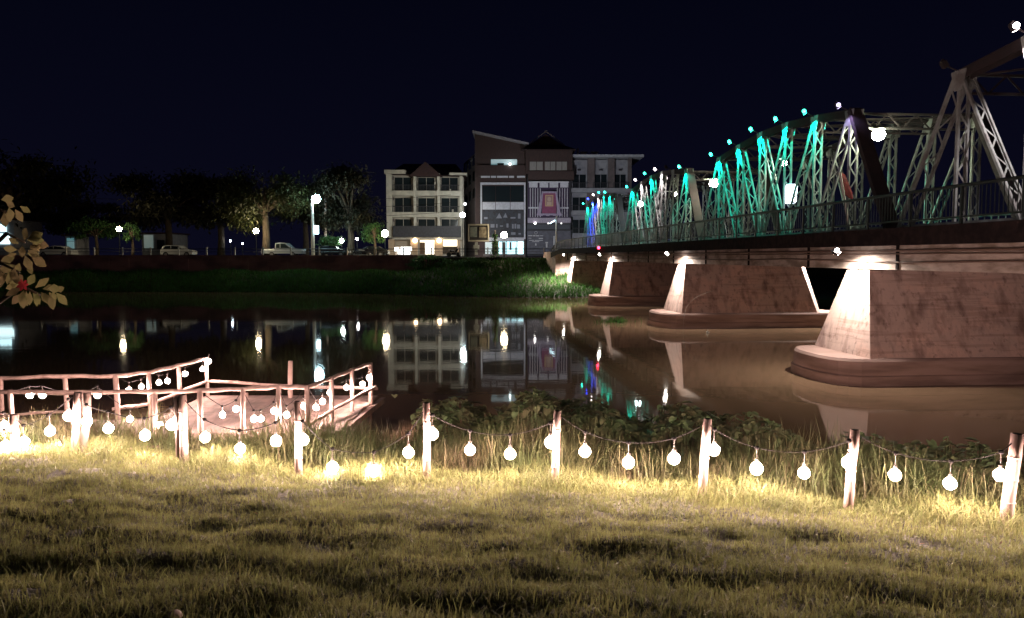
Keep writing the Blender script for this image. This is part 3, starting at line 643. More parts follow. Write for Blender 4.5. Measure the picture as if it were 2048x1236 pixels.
# small far lights
for (px,py,Y,r_,c,s_,lb) in ((704,478,110,.13,(1,.95,.9),60,'left of two small white lamps behind the big dark tree'),(714,478,110,.17,(1,.95,.9),60,'right of two small white lamps behind the big dark tree'),
        (683,481,97,.30,(.85,1,.95),60,'white lamp beside the bright green shrub'),(461,482,112,.14,(.8,.9,1),50,'tiny white lamp far behind the pale hatchback'),(485,487,114,.1,(.8,.85,1),40,'tiniest bluish lamp left of the weeping tree'),
        (930,408,117,.18,(.9,1,1),30,'small wall lamp high beside the hotel drainpipe')):
    p = U(px,py,Y); t = thing('small_lamp', lb, 'lamp', (p.x,Y,3.74), 0, 'small lamps behind the riverside road')
    MB().sphere((0,0,p.z-3.74), r_, 8, 6).build('globe', lampmat('small lamp glass', c, s_), t, True); MB().tube([(0,.05,0),(0,.05,p.z-3.74-r_*.8)], .05, 5).build('pole', M['rail'], t)
# ------------------------------------------------------------------ trees
def crown_pts(n, c, rad, clumps=14, hang=0):
    out = []; cl = []
    for i in range(clumps):
        a = random.uniform(0,2*PI); zc = random.uniform(-.75,.85); rr = math.sqrt(max(0,1-zc*zc))*random.uniform(.45,.95)
        cl.append((c[0]+rad[0]*rr*math.cos(a), c[1]+rad[1]*rr*math.sin(a), c[2]+rad[2]*zc*.85, random.uniform(.28,.5)))
    for i in range(n):
        q = random.choice(cl); g = [random.gauss(0,.46) for _ in range(3)]
        out.append((q[0]+g[0]*rad[0]*q[3], q[1]+g[1]*rad[1]*q[3], q[2]+g[2]*rad[2]*q[3]*.75-(random.random()**2)*hang))
    return out, cl
def tree(name, label, px, Y, ytop, ybot, wpx, mt, n=4500, ls=.34, trunk=None, hang=0, gz=3.74):
    x0 = fx(px,Y); zt = fz(ytop,Y); zb = fz(ybot,Y); rx = wpx/2*Y/FPX
    t = thing(name, label, 'tree', (x0,Y,gz), 0, 'trees along the far bank')
    cz = (zt+zb)/2-gz; rz = (zt-zb)/2; pts, cl = crown_pts(n, (0,0,cz), (rx*.85,rx*.75,rz*.85), 16, hang)
    b = MB(); tr = trunk or .035*(zt-gz)
    b.tube([(0,0,-.1),(.1,.05,(cz-rz*.5)*.5),(0,0,max(cz-rz*.3,.5)),(.1,0,cz+rz*.3)], [tr*1.3,tr,tr*.8,tr*.3], 8)
    for q in cl[:10]: b.tube([(0,0,max(cz-rz*.4,.4)),(q[0]*.5,q[1]*.5,(cz-rz*.3+q[2])*.5+.2),(q[0],q[1],q[2])], [tr*.5,tr*.3,tr*.1], 5)
    b.build('trunk', M['bark'], t, True)
    o = leafmesh('crown', pts, [random.uniform(.6,1.3)*ls for _ in pts], mt, .8, False); o.parent = t
    return t
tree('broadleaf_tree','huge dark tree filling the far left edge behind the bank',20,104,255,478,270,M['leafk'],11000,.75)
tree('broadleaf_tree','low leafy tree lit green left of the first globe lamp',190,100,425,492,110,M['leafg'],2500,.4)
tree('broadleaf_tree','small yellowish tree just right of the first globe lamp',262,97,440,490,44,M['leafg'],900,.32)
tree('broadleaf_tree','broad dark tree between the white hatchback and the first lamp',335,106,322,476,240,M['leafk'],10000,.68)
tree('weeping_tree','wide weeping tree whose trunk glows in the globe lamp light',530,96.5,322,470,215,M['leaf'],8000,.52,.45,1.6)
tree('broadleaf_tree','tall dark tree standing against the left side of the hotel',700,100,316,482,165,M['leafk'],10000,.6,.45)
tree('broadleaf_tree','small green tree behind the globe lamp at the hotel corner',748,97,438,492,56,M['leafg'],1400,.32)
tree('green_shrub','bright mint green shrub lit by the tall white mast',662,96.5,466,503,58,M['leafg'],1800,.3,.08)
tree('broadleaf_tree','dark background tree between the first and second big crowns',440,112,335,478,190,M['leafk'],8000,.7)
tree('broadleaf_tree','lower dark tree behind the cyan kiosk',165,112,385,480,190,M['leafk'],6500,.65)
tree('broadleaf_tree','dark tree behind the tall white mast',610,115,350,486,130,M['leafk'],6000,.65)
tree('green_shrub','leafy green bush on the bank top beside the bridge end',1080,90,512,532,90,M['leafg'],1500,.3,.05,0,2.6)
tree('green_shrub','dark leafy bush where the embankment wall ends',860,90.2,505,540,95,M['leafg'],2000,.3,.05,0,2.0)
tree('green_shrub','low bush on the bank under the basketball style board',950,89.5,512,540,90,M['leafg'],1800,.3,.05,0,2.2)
# ivy covered post
p = U(990,460,92); t = thing('ivy_post', 'thin pole wrapped in climbing ivy beside the painted board', 'post', (p.x,92,3.2))
MB().tube([(0,0,-.2),(.0,0,p.z-3.2)], .09, 6).build('pole', M['girder'], t)
pts = [(random.gauss(0,.28)*(1-.5*z/3.6),random.gauss(0,.2),z) for z in [random.uniform(0,3.4) for _ in range(420)]]
o = leafmesh('ivy', pts, [.2]*420, M['leafg'], .8, True); o.parent = t
# ------------------------------------------------------------------ buildings
def hb(b, px0, py0, px1, py1, Yf, d, y0=0):      # box on a facade: pixel rectangle at depth Yf, d deep backwards, y0 = stand-off (negative is towards the river)
    b.box((fx(px0,Yf), Yf+y0, fz(py1,Yf)), (fx(px1,Yf), Yf+y0+d, fz(py0,Yf))); return b
def local(b, o): b.v = [(v[0]-o.x, v[1]-o.y, v[2]-o.z) for v in b.v]; return b
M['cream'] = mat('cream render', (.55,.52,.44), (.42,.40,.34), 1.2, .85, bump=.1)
M['creamd'] = mat('balcony shaded render', (.45,.42,.36), (.36,.33,.28), 1.2, .85)  # darker copy of the cream render, balcony shade put into the colour
M['glassd'] = mat('dark window glass', (.015,.022,.025), None, rough=.12)
M['roofr'] = mat('brown roof tiles', (.045,.018,.018), (.03,.014,.014), 4, .8, bump=.5)
M['charc'] = mat('charcoal cladding', (.035,.035,.045), (.025,.025,.03), 3, .6)
M['timber'] = mat('brown timber boards', (.055,.028,.025), (.035,.02,.018), 5, .75, bump=.3, stretch=(3,1,.4))
M['white'] = mat('white painted frame', (.6,.6,.66), (.5,.5,.55), 3, .6)
M['grey'] = mat('light grey render', (.34,.35,.38), (.27,.28,.31), 1.5, .8)
M['greyd'] = mat('brown grey column', (.16,.13,.13), (.12,.1,.1), 2, .8)
M['warmlit'] = lampmat('warm lit interior', (1,.86,.58), 2.6)
M['warmdim'] = lampmat('dim warm interior', (1,.62,.36), .35)
M['whitelit'] = lampmat('white lit panel', (.9,1,.97), 4)
M['cyanlit'] = lampmat('cyan lit interior', (.42,.85,.95), 1.5)
M['cyandim'] = lampmat('dim cyan interior', (.2,.5,.55), .3)
# cream hotel
Yh = 118; ho = Vector((fx(773,Yh),Yh,3.74)); hotel = thing('hotel_building', 'cream three-bay hotel with dark glass balconies above a warm lit ground floor', 'building', ho, R(2.5))
def hp(b, name, mt, par=None): return local(b, ho).build(name, mt, par or hotel)
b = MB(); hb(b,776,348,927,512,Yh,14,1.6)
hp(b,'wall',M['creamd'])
b = MB()
xs = [773,784.5,827,831.5,875,879.5,919,924]
for a,c in ((773,784),(827,832.5),(874.5,880),(919,925)): hb(b,a,346,c,475,Yh,1.55)
hp(b,'columns',M['cream'])
for y0_,y1_ in ((381,391),(424,434)):
    hp(hb(MB(),774,y0_,925,y1_,Yh,1.57,-.02),'balcony_slab',M['cream'])
hp(hb(MB(),770,340,812,348,Yh,2.2,-.35),'cornice',M['cream']); hp(hb(MB(),899,345,934,350,Yh,2.2,-.35),'cornice',M['cream'])
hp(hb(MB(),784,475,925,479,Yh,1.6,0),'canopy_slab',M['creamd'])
for r_, (y0_,y1_) in enumerate(((350,381),(391.5,424),(434.5,474))):
    for c_, (a,c) in enumerate(((788,821),(835,868),(882,915))):
        win = hp(hb(MB(),a,y0_+3,c,y1_-(1 if r_ < 2 else 12),Yh,.08,1.5),'window',M['glassd'])
        f = MB(); hb(f,a-1,y0_+2.2,c+1,y0_+3,Yh,.12,1.46); 
        for q in (a-1, (a+c)/2-.3, c): hb(f,q,y0_+3,q+.8,y1_-1,Yh,.1,1.44)
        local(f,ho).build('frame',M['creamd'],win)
        rb_ = MB(); hb(rb_,a-3,y1_-12,c+5,y1_-11,Yh,.06,.1)
        for q in range(14): hb(rb_,a-3+q*2.9,y1_-11,a-2.4+q*2.9,y1_-.2,Yh,.05,.1)
        hp(rb_,'balcony_railing',M['charc'])
        ac = MB(); hb(ac,a-4.5,y0_+2,a-1.5,y0_+8,Yh,.4,.9); hp(ac,'air_conditioner',M['greyd'])
b = MB()
for (px,py) in ((870,366),(905,421),(783,395),(900,380)): hb(b,px-1.6,py-3,px+1.6,py+3,Yh,.25,.4)
hp(b,'balcony_units',M['cream'])
# roof
zr0 = fz(348,Yh); zr1 = fz(318,Yh); x0 = fx(781,Yh); x1 = fx(922,Yh)
b = MB(); b.add([(x0-.4,Yh-.3,zr0),(x1+.8,Yh-.3,zr0-.25),(x1+.8,Yh+14,zr0-.25),(x0-.4,Yh+14,zr0),(x0+1.5,Yh+6,zr1),(x1-1,Yh+6,zr1)], [(0,1,5,4),(1,2,5),(2,3,4,5),(3,0,4),(0,3,2,1)])
xm = (x0+x1)/2; b.add([(xm-2.6,Yh-.35,zr0-.35),(xm+2.6,Yh-.35,zr0-.35),(xm,Yh-.35,zr0+1.9),(xm-2.6,Yh+5,zr0-.3),(xm+2.6,Yh+5,zr0-.3),(xm,Yh+5,zr0+1.9)], [(0,1,2),(0,2,5,3),(1,4,5,2),(0,3,4,1)])
hp(b,'roof',M['roofr'])
# dark awning storey and ground floor
hp(hb(MB(),786,452,922,474,Yh,.1,-.6),'awning_mesh',M['charc'])
M['plaster'] = mat('warm plaster', (.50,.36,.24), (.42,.3,.2), 2)
for a,c in ((776,788),(820,834),(868,884),(914,920)): hp(hb(MB(),a,479,c,512,Yh,.5,.1),'ground_floor_pillar',M['plaster'])
hp(hb(MB(),788,480,820,493,Yh,.1,1.4),'lintel',mat('tan lintel', (.42,.34,.26)))
hp(hb(MB(),788,493,820,511,Yh,.1,1.42),'bar_back',M['warmdim'])
hp(hb(MB(),838,480,867,484,Yh,.1,1.3),'door_light_strip',M['warmlit'])
dr = hp(hb(MB(),848.5,484.5,866,508,Yh,.1,1.4),'lit_doorway',lampmat('bright doorway', (1,.92,.72), 4)); 
hp(hb(MB(),838,484.5,848,508,Yh,.1,1.3),'door',mat('brown door', (.12,.07,.04)))
hp(hb(MB(),885,476,913,492,Yh,.1,1.4),'shop_window',M['warmlit']); hp(hb(MB(),884,493,914,507,Yh,.3,1.1),'planter_wall',M['bark'])
for px in (830,878):
    p = U(px,481,Yh); g = MB().sphere((p.x,Yh-.1,p.z), .32, 10, 7); hp(g,'wall_lamp',lampmat('wall lamp glass', (1,.72,.42), 22))
# illuminated white counter sign
t = thing('lit_counter', 'glaring white illuminated counter in front of the hotel ground floor', 'counter', (fx(788,112),112,3.74))
b = MB(); hb(b,788,495,796,502,112,.3); hb(b,795,498,803,508,112,.3,.05); hb(b,801,494,822,501.5,112,.3,.1); hb(b,803,501.6,814,509,112,.3,.1); hb(b,815,503,819,508.5,112,.3,.05)
local(b,Vector((fx(788,112),112,3.74))).build('lit_panel',M['whitelit'],t); MB().box((.2,.5,0),(2.6,1.0,.4)).build('base',M['charc'],t)
for (a,c,Y_,lb) in ((827,871,94,'pale low barrier boards in front of the hotel doorway'),(705,734,94,'grey white barrier board left of the dark motorcycles'),(737,745,94,'short pale barrier board beside the motorcycles')):
    o = Vector((fx(a,Y_),Y_,3.74)); q = local(hb(MB(),a,509.5,c,516,Y_,.08),o); 
    q.box((.1,-.0,-.0),(.16,.1,.5)); q2 = q.build('barrier_board',mat('barrier paint', (.4,.38,.38), (.3,.28,.28), 3)); q2.location = o; tag(q2, lb, 'barrier')
# dark shophouse
Ys = 116; so = Vector((fx(958,Ys),Ys,3.74)); shop = thing('shophouse_building', 'tall dark shophouse with a sloping roof, white frame and cyan lit ground floor', 'building', so)
def sp_(b, name, mt, par=None): return local(b, so).build(name, mt, par or shop)
b = MB(); x0 = fx(950,Ys); x1 = fx(1052,Ys); zl = fz(266,Ys); zr = fz(289,Ys); b.prism([(x0,3.6),(x1,3.6),(x1,zr),(x0,zl)], Ys+.4, Ys+16); sp_(b,'wall',M['timber'])
b = MB(); b.prism([(x0-.3,zl),(x1+.4,zr-.1),(x1+.4,zr+.18),(x0-.3,zl+.3)], Ys-.8, Ys+17); sp_(b,'roof',mat('pale roof edge', (.33,.31,.34), (.26,.24,.26), 3))
# left annex, receding
xa = fx(927,Ys+14); xb = fx(956,Ys+1)
b = MB(); b.add([(xa,Ys+15,3.6),(xb,Ys+.8,3.6),(xb,Ys+.8,fz(300,Ys)),(xa,Ys+15,fz(326,Ys+14)),(xa+1,Ys+15.5,3.6),(xb+.5,Ys+16,3.6),(xb+.5,Ys+16,fz(300,Ys)),(xa+1,Ys+15.5,fz(326,Ys+14))],
    [(0,1,2,3),(7,6,5,4),(0,4,5,1),(1,5,6,2),(2,6,7,3),(3,7,4,0)]); sp_(b,'side_wing',M['greyd'])
b = MB(); b.beam((xa,Ys+14.9,fz(338,Ys+14)),(xb,Ys+.7,fz(305,Ys)),.15,.3); sp_(b,'side_wing_coping',M['grey'])
for py0 in (312,345,380): 
    for q in range(3):
        f0 = .15+q*.27; a_ = Vector((xa,Ys+15,0)).lerp(Vector((xb,Ys+.8,0)), f0); c_ = Vector((xa,Ys+15,0)).lerp(Vector((xb,Ys+.8,0)), f0+.14)
        z1_ = fz(py0,Ys)-.6*(1-f0); b = MB(); b.beam((a_.x-.05,a_.y,z1_),(c_.x-.05,c_.y,z1_),.1,1.5,(1,.2,0)); sp_(b,'side_window',M['glassd'])
# storeys
sp_(hb(MB(),956,330,1052,352,Ys,.6,-.1),'timber_parapet',M['timber'])
wn = sp_(hb(MB(),982,318,1034,338,Ys,.1,.35),'window',M['cyandim']); sp_(hb(MB(),995,326,1008,336,Ys,.1,.2),'window_pane',M['glassd']); 
o = Vector((fx(1020,Ys),Ys-.3,fz(329,Ys))); MB().sphere(o-so, .16, 8, 6).build('wall_lamp', lampmat('cool wall lamp', (.8,1,1), 20), shop)
b = MB()
for a,c in ((962,980),(982,992),(994,1016),(1018,1028),(1034,1050)): hb(b,a,352,c,355.5,Ys,.3,-.2)
sp_(b,'light_shelf',M['white'])
b = MB(); hb(b,961,367,964,478,Ys,.4,-.15); hb(b,1048,367,1051,478,Ys,.4,-.15); hb(b,961,365,1051,369.5,Ys,.4,-.18); sp_(b,'white_frame',M['white'])
for a,c in ((965,990.5),(992,1020),(1021.5,1047.5)): sp_(hb(MB(),a,372,c,403,Ys,.1,.2),'window',M['glassd'])
for a,c in ((965,990.5),(991.5,1020),(1021,1047.5)): sp_(hb(MB(),a,404,c,419,Ys,.1,.1),'parapet_panel',M['white'])
sp_(hb(MB(),964,419.5,1048,474,Ys,.1,.15),'painted_facade',mat('dark slate facade', (.06,.065,.08), (.05,.045,.05), 3))
# painted pale shapes: tents, bottles, tools
b = MB(); za = lambda py: fz(py,Ys); yy = Ys+.14
def tri(px, py0, py1, wpx): b.add([(fx(px-wpx/2,Ys),yy,za(py1)),(fx(px+wpx/2,Ys),yy,za(py1)),(fx(px+.6,Ys),yy,za(py0)),(fx(px-wpx/2,Ys),yy-.02,za(py1)),(fx(px+wpx/2,Ys),yy-.02,za(py1)),(fx(px+.6,Ys),yy-.02,za(py0))],[(5,4,3),(0,1,2),(0,3,4,1),(1,4,5,2),(2,5,3,0)])
tri(998,426,436.5,12); tri(1010.5,425.5,435,9)
for (a,y0_,c,y1_) in ((968,434,975,438),(1036,427,1041,437),(1021,434,1031,437),(981,448,989,455),(992,448,995,455),(1000,451,1006,453),(1013,447,1017,455),(1024,448,1027.5,457),(1029,447.5,1032.5,457),(1034,449,1040,457),(1022,464.5,1031,469.5),(1037,466,1042,469)): hb(b,a,y0_,c,y1_,Ys,.02,.12)
sp_(b,'painted_shapes',mat('pale painted shapes', (.25,.26,.3)))
sp_(hb(MB(),966,475,1048,482,Ys,.3,-.1),'shop_fascia',M['white'])
gw = sp_(hb(MB(),996,483,1048,510,Ys,.1,.31),'shop_window',M['cyanlit']); sp_(hb(MB(),970,484,984,508,Ys,.1,.2),'shop_window',M['cyandim'])
sp_(hb(MB(),1036,483,1048,509,Ys,.1,.28),'shop_window',lampmat('bright cyan bay',(.55,.95,1),2.4))
b = MB()
for a in (996,1004,1012,1033.5,1047): hb(b,a,483,a+1.2,510,Ys,.1,.1)
hb(b,1005,484,1011,508,Ys,.05,.22); hb(b,1019,484,1023,500,Ys,.05,.22); sp_(b,'shopfront_frame',M['greyd'])
sp_(hb(MB(),966,508,1050,513,Ys,.3,-.1),'plinth',M['greyd'])
# timber shophouse with banner
Yt = 115.5; to = Vector((fx(1052,Yt),Yt,3.74)); tim = thing('timber_building', 'brown timber-topped house with a pointed Thai roof and a purple draped portrait banner', 'building', to)
def tp_(b, name, mt, par=None): return local(b, to).build(name, mt, par or tim)
tp_(hb(MB(),1054,300,1142,512,Yt,15,.8),'wall',M['charc'])
tp_(hb(MB(),1051,300,1144,348,Yt,1.2,-.3),'timber_storey',M['timber'])
tp_(hb(MB(),1056,343,1147,360,Yt,1.4,-.6),'timber_balcony',M['timber'])
for a,c in ((1059,1085),(1089,1110),(1112,1133)):
    wn = tp_(hb(MB(),a,324,c,341,Yt,.08,-.38),'window',mat('curtained window', (.30,.29,.27), (.22,.21,.2), 8, stretch=(4,1,.2)) if a == 1059 else bpy.data.materials['curtained window'])
    f = MB()
    for q in (a-.8,(a+c)/2,c): hb(f,q,323,q+1,342,Yt,.08,-.42)
    local(f,to).build('frame',M['timber'],wn)
x0 = fx(1043,Yt); x1 = fx(1150,Yt); xm = fx(1093,Yt); z0 = fz(301,Yt); z1 = fz(283,Yt); z2 = fz(262,Yt)
b = MB(); b.add([(x0,Yt-1.5,z0),(x1,Yt-1.5,z0),(x1,Yt+14,z0),(x0,Yt+14,z0),(xm-2.4,Yt+3,z1),(xm+2.4,Yt+3,z1),(xm+2.4,Yt+9,z1),(xm-2.4,Yt+9,z1)], [(0,1,5,4),(1,2,6,5),(2,3,7,6),(3,0,4,7),(3,2,1,0)])
b.add([(xm-2.9,Yt+2.6,z1-.3),(xm+2.9,Yt+2.6,z1-.3),(xm,Yt+2.8,z2),(xm-2.9,Yt+9,z1-.3),(xm+2.9,Yt+9,z1-.3),(xm,Yt+8.8,z2)], [(0,1,2),(5,4,3),(0,2,5,3),(1,4,5,2)])
rf = tp_(b,'roof',M['roofr']); b = MB()
for sg in (-1,1): b.beam((xm-sg*.15,Yt+2.5,z2+.45),(xm+sg*2.9,Yt+2.5,z1-.2),.1,.14,(0,1,0))
local(b,to).build('gable_boards',M['greyd'],rf)
b = MB(); 
for a,c in ((1058,1075),(1079,1096),(1099,1116),(1120,1136)): hb(b,a,364,c,375,Yt,.3,-.2)
hb(b,1057,363,1137,365.5,Yt,.4,-.25); tp_(b,'white_eave_panels',M['white'])
for a_, c_, h0, h1 in ((1060,1082,1057,1080),(1114,1137,1114,1137)):
    b = MB(); q = a_
    while q < c_: hb(b,q,376,q+1.3,434,Yt,.1,.3); q += 5
    hb(b,h0,414,h1,417,Yt,.2,.1); tp_(b,'balcony_bars',M['white'])
tp_(hb(MB(),1056,362,1138,436,Yt,.1,.6),'recess',mat('dark purple recess', (.05,.03,.07)))
# banner
bn = tp_(hb(MB(),1084,386,1112,427,Yt,.12,-.5),'portrait_banner',mat('magenta banner', (.26,.07,.15), (.22,.06,.12), 3))
local(hb(MB(),1090,390.5,1106,413,Yt,.05,-.56),to).build('gilt_frame',mat('gilt frame', (.55,.4,.2)),bn)
local(hb(MB(),1091.5,392,1104.5,411.5,Yt,.05,-.60),to).build('portrait_ground',mat('portrait ground', (.35,.22,.2)),bn)
g = MB(); g.sphere((fx(1098,Yt),Yt-.63,fz(399,Yt)), .28, 10, 8, 1.25); hb(g,1093.5,404.5,1102.5,411,Yt,.03,-.64); g.v = [(v[0], Yt-.63+(v[1]-(Yt-.63))*.15, v[2]) for v in g.v]
local(g,to).build('portrait_figure',mat('portrait tone', (.5,.36,.28)),bn)
dm = mat('lilac drapery', (.30,.24,.36), (.42,.38,.48), 5, stretch=(4,1,.5))
b = MB()
for (xa_,xb_,xc_,xd_) in ((1083,1086,1073,1081),(1110,1113,1115,1122)):
    b.add([(fx(xa_,Yt),Yt-.7,fz(386,Yt)),(fx(xb_,Yt),Yt-.7,fz(386,Yt)),(fx(xd_,Yt),Yt-.6,fz(431,Yt)),(fx(xc_,Yt),Yt-.6,fz(431,Yt)),
           (fx(xa_,Yt),Yt-.5,fz(386,Yt)),(fx(xb_,Yt),Yt-.5,fz(386,Yt)),(fx(xd_,Yt),Yt-.4,fz(431,Yt)),(fx(xc_,Yt),Yt-.4,fz(431,Yt))], [(3,2,1,0),(4,5,6,7),(0,1,5,4),(1,2,6,5),(2,3,7,6),(3,0,4,7)])
hb(b,1083,383.5,1113,387,Yt,.25,-.7); tp_(b,'drapery',dm)
b = MB()
for q in range(14):      # swags
    a = 1075+q*3.4; dd = 2.4*math.sin(PI*((q % 4)+.5)/4); hb(b,a,427.5,a+3.2,430+dd,Yt,.2,-.65-.02*(q % 2))
tp_(b,'swag',dm)
tp_(hb(MB(),1055,436,1141,446,Yt,.3,-.7),'white_valance',mat('pale valance', (.42,.38,.45), (.3,.26,.34), 5, stretch=(2,1,1)))
for px,py in ((1070,447),(1096,447),(1122,447)):
    MB().sphere(Vector((fx(px,Yt),Yt-.75,fz(py,Yt)))-to, .14, 8, 6).build('eave_lamp', lampmat('eave lamp glass', (1,.95,.9), 25 if px == 1070 else 1.2), tim)
tp_(hb(MB(),1054,450,1140,459,Yt,1.2,-.8),'awning',mat('slate awning', (.07,.075,.09)))
sg_ = tp_(hb(MB(),1054,462,1142,508,Yt,.1,-.1),'painted_wall',mat('slate painted wall', (.12,.12,.15), (.09,.09,.11), 2))
b = MB()
for (a,y0_,c,y1_) in ((1056.5,470.5,1065,472.3),(1066.5,470.2,1070,472.6),(1071,470.8,1078.5,472.5),(1080,471,1086.5,472),(1057,476,1063,477),(1077.5,476,1086,478),(1058,480,1068,481.3),(1069.5,480.3,1086,481.5),(1064.5,482.7,1078.5,483.8),(1070.5,487,1073,491),(1091,484,1096,486.5),(1092,487,1095,495),(1107,472,1109.5,490)): hb(b,a,y0_,c,y1_,Yt,.02,-.13)
c0 = Vector((fx(1072,Yt),Yt-.12,fz(465.5,Yt)))
for q in range(10):
    a = 2*PI*q/10; a2 = 2*PI*(q+1)/10; b.beam(c0+Vector((math.cos(a)*.22,0,math.sin(a)*.22)), c0+Vector((math.cos(a2)*.22,0,math.sin(a2)*.22)), .03, .05, (0,1,0))
local(b,to).build('pale_lettering',mat('pale lettering', (.5,.5,.52)),sg_)
# grey apartment block
Yg = 117; go = Vector((fx(1142,Yg),Yg,3.74)); gb = thing('grey_building', 'grey flat-roofed block with overhanging slab roof behind the bridge end', 'building', go)
def gp(b, name, mt, par=None): return local(b, go).build(name, mt, par or gb)
gp(hb(MB(),1142,318,1262,512,Yg,14,.9),'wall',M['grey'])
rf = gp(hb(MB(),1143,311,1284,315.5,Yg,16,-1.2),'roof',mat('pale slab roof', (.5,.52,.56), (.42,.44,.48), 2))
b = MB(); hb(b,1143,306.5,1212,311.2,Yg,6,3); local(b,go).build('roof_box',M['grey'],rf)
for px in (1157,1169,1191):
    b = MB(); c = Vector((fx(px,Yg),Yg+2,fz(306,Yg)))-go; 
    if px == 1157: b.tube([c-Vector((0,0,.8)),c+Vector((0,0,1.0))], .16, 6)
    else: b.tube([c-Vector((0,0,.8)),c], .06, 5); b.lathe(c+Vector((0,0,.0)), [(.15,0),(.7,.35),(.72,.42),(.6,.4)], 10)
    b.build('chimney' if px == 1157 else 'satellite_dish', M['grey'], rf)
b = MB()
for a,c in ((1175,1189),(1216,1229),(1256,1263)): hb(b,a,316,c,512,Yg,.6,.3)
gp(b,'column',M['greyd'])
for r_,(y0_,y1_) in enumerate(((348,375),(394,420),(439,466))):
    for a,c in ((1146,1172),(1190,1214),(1230,1252)):
        wn = gp(hb(MB(),a,y0_,c,y1_,Yg,.1,.83),'window',M['glassd']); local(hb(MB(),(a+c)/2-.5,y0_,(a+c)/2+.5,y1_,Yg,.06,.78),go).build('frame',M['grey'],wn)
        rb_ = MB(); hb(rb_,a-4,y1_-10,c+6,y1_-9,Yg,.06,.05)
        for q in range(11): hb(rb_,a-4+q*3,y1_-9,a-3.4+q*3,y1_,Yg,.05,.05)
        gp(rb_,'balcony_railing',M['charc'])
        if r_ == 0: MB().box((fx((a+c)/2,Yg)-.25-go.x,.6,fz(340,Yg)-go.z),(fx((a+c)/2,Yg)+.25-go.x,.88,fz(337,Yg)-go.z)).build('wall_vent',M['charc'],gb)
for y0_,y1_ in ((376,385),(421,430),(467,476)): gp(hb(MB(),1142,y0_,1262,y1_,Yg,1.0,-.1),'balcony_slab',M['grey'])
# far left lit buildings
def low(name, lb, rects, base, Y, roofpy, mt, d=6):
    a,c = base; o = Vector((fx(a,Y),Y,3.74)); t = thing(name, lb, 'building', o)
    local(hb(MB(),a,roofpy,c,512,Y,d,.3),o).build('wall',mt,t); local(hb(MB(),a-3,roofpy-3,c+3,roofpy,Y,d+1,-.3),o).build('roof',M['roofr'],t)
    for (r_,m_) in rects: local(hb(MB(),*r_,Y,.1,.15),o).build('window_or_wall_glow',m_,t)
low('lit_house','low house with two glaring cool white windows at the left edge',[((-14,448,9,463),lampmat('cool window',(.6,.95,1),2.2)),((-14,467,15,488),lampmat('cool window low',(.7,.97,1),2.0))],(-40,24),100,440,M['grey'])
low('kiosk','small pale kiosk glowing cyan left of the low green tree',[((130,476,144,482),M['cyandim']),((130,483,144,497),M['cyandim'])],(126,148),101,472,M['grey'],3)
low('small_house','small pale house half hidden behind branches right of the first lamp',[((311,480,326,498),M['glassd']),((285,470,303,496),lampmat('glowing pale wall',(.5,.7,.65),.16))],(280,336),108,468,M['grey'])  # pale wall panel glows on its own, lamplight put into its colour
# wooden gable painted board and white mast
Yb = 94; o = Vector((fx(957,Yb),Yb,3.74)); t = thing('painted_board', 'square white-framed board on a white cross post before the dark shophouse', 'sign', o)
def bp(b, name, mt): return local(b,o).build(name, mt, t)
b = MB(); hb(b,936,448,978,451,Yb,.2); hb(b,936,480,978,483,Yb,.2); hb(b,936,451,938.5,480,Yb,.2); hb(b,975.5,451,978,480,Yb,.2); bp(b,'frame',mat('board frame', (.5,.47,.4)))
bp(hb(MB(),938.5,451,975.5,480,Yb,.06,.08),'panel',M['charc'])
b = MB(); hb(b,940,454,954,474,Yb,.04,.03); bp(b,'left_picture',mat('cool picture', (.16,.2,.2), (.25,.28,.27), 3)); b = MB(); hb(b,958,454,973,475,Yb,.04,.03); bp(b,'right_picture',mat('warm picture', (.28,.25,.2), (.14,.12,.1), 2.5))
b = MB(); hb(b,949.5,484,955,510,Yb,.25,.05); hb(b,946.5,490,958,499,Yb,.3,.02); bp(b,'cross_post',mat('cross post paint', (.42,.45,.47)))
p = U(1113,432,93.5); t = thing('flag_mast', 'thin white mast in front of the timber house', 'mast', (p.x,93.5,3.74))
MB().tube([(0,0,0),(0,0,p.z-3.74)], .1, 8).build('pole', mat('mast paint', (.6,.6,.62)), t); MB().beam((-.1,0,p.z-4.2),(-.75,0,p.z-4.6),.06,.12,(0,1,0)).build('arm', mat('mast arm', (.5,.5,.52)), t)
MB().beam((-.2,-.1,p.z-4.28),(-.85,-.1,p.z-4.68),.12,.05,(0,1,0)).build('led_strip', M['coolsoft'], t)
spot(t, (-.5,.5,p.z-4.7), (3.5,20,1.5), 5200, (.86,.88,1), 125, .7, .3)  # beam added to brighten the houses behind the mast
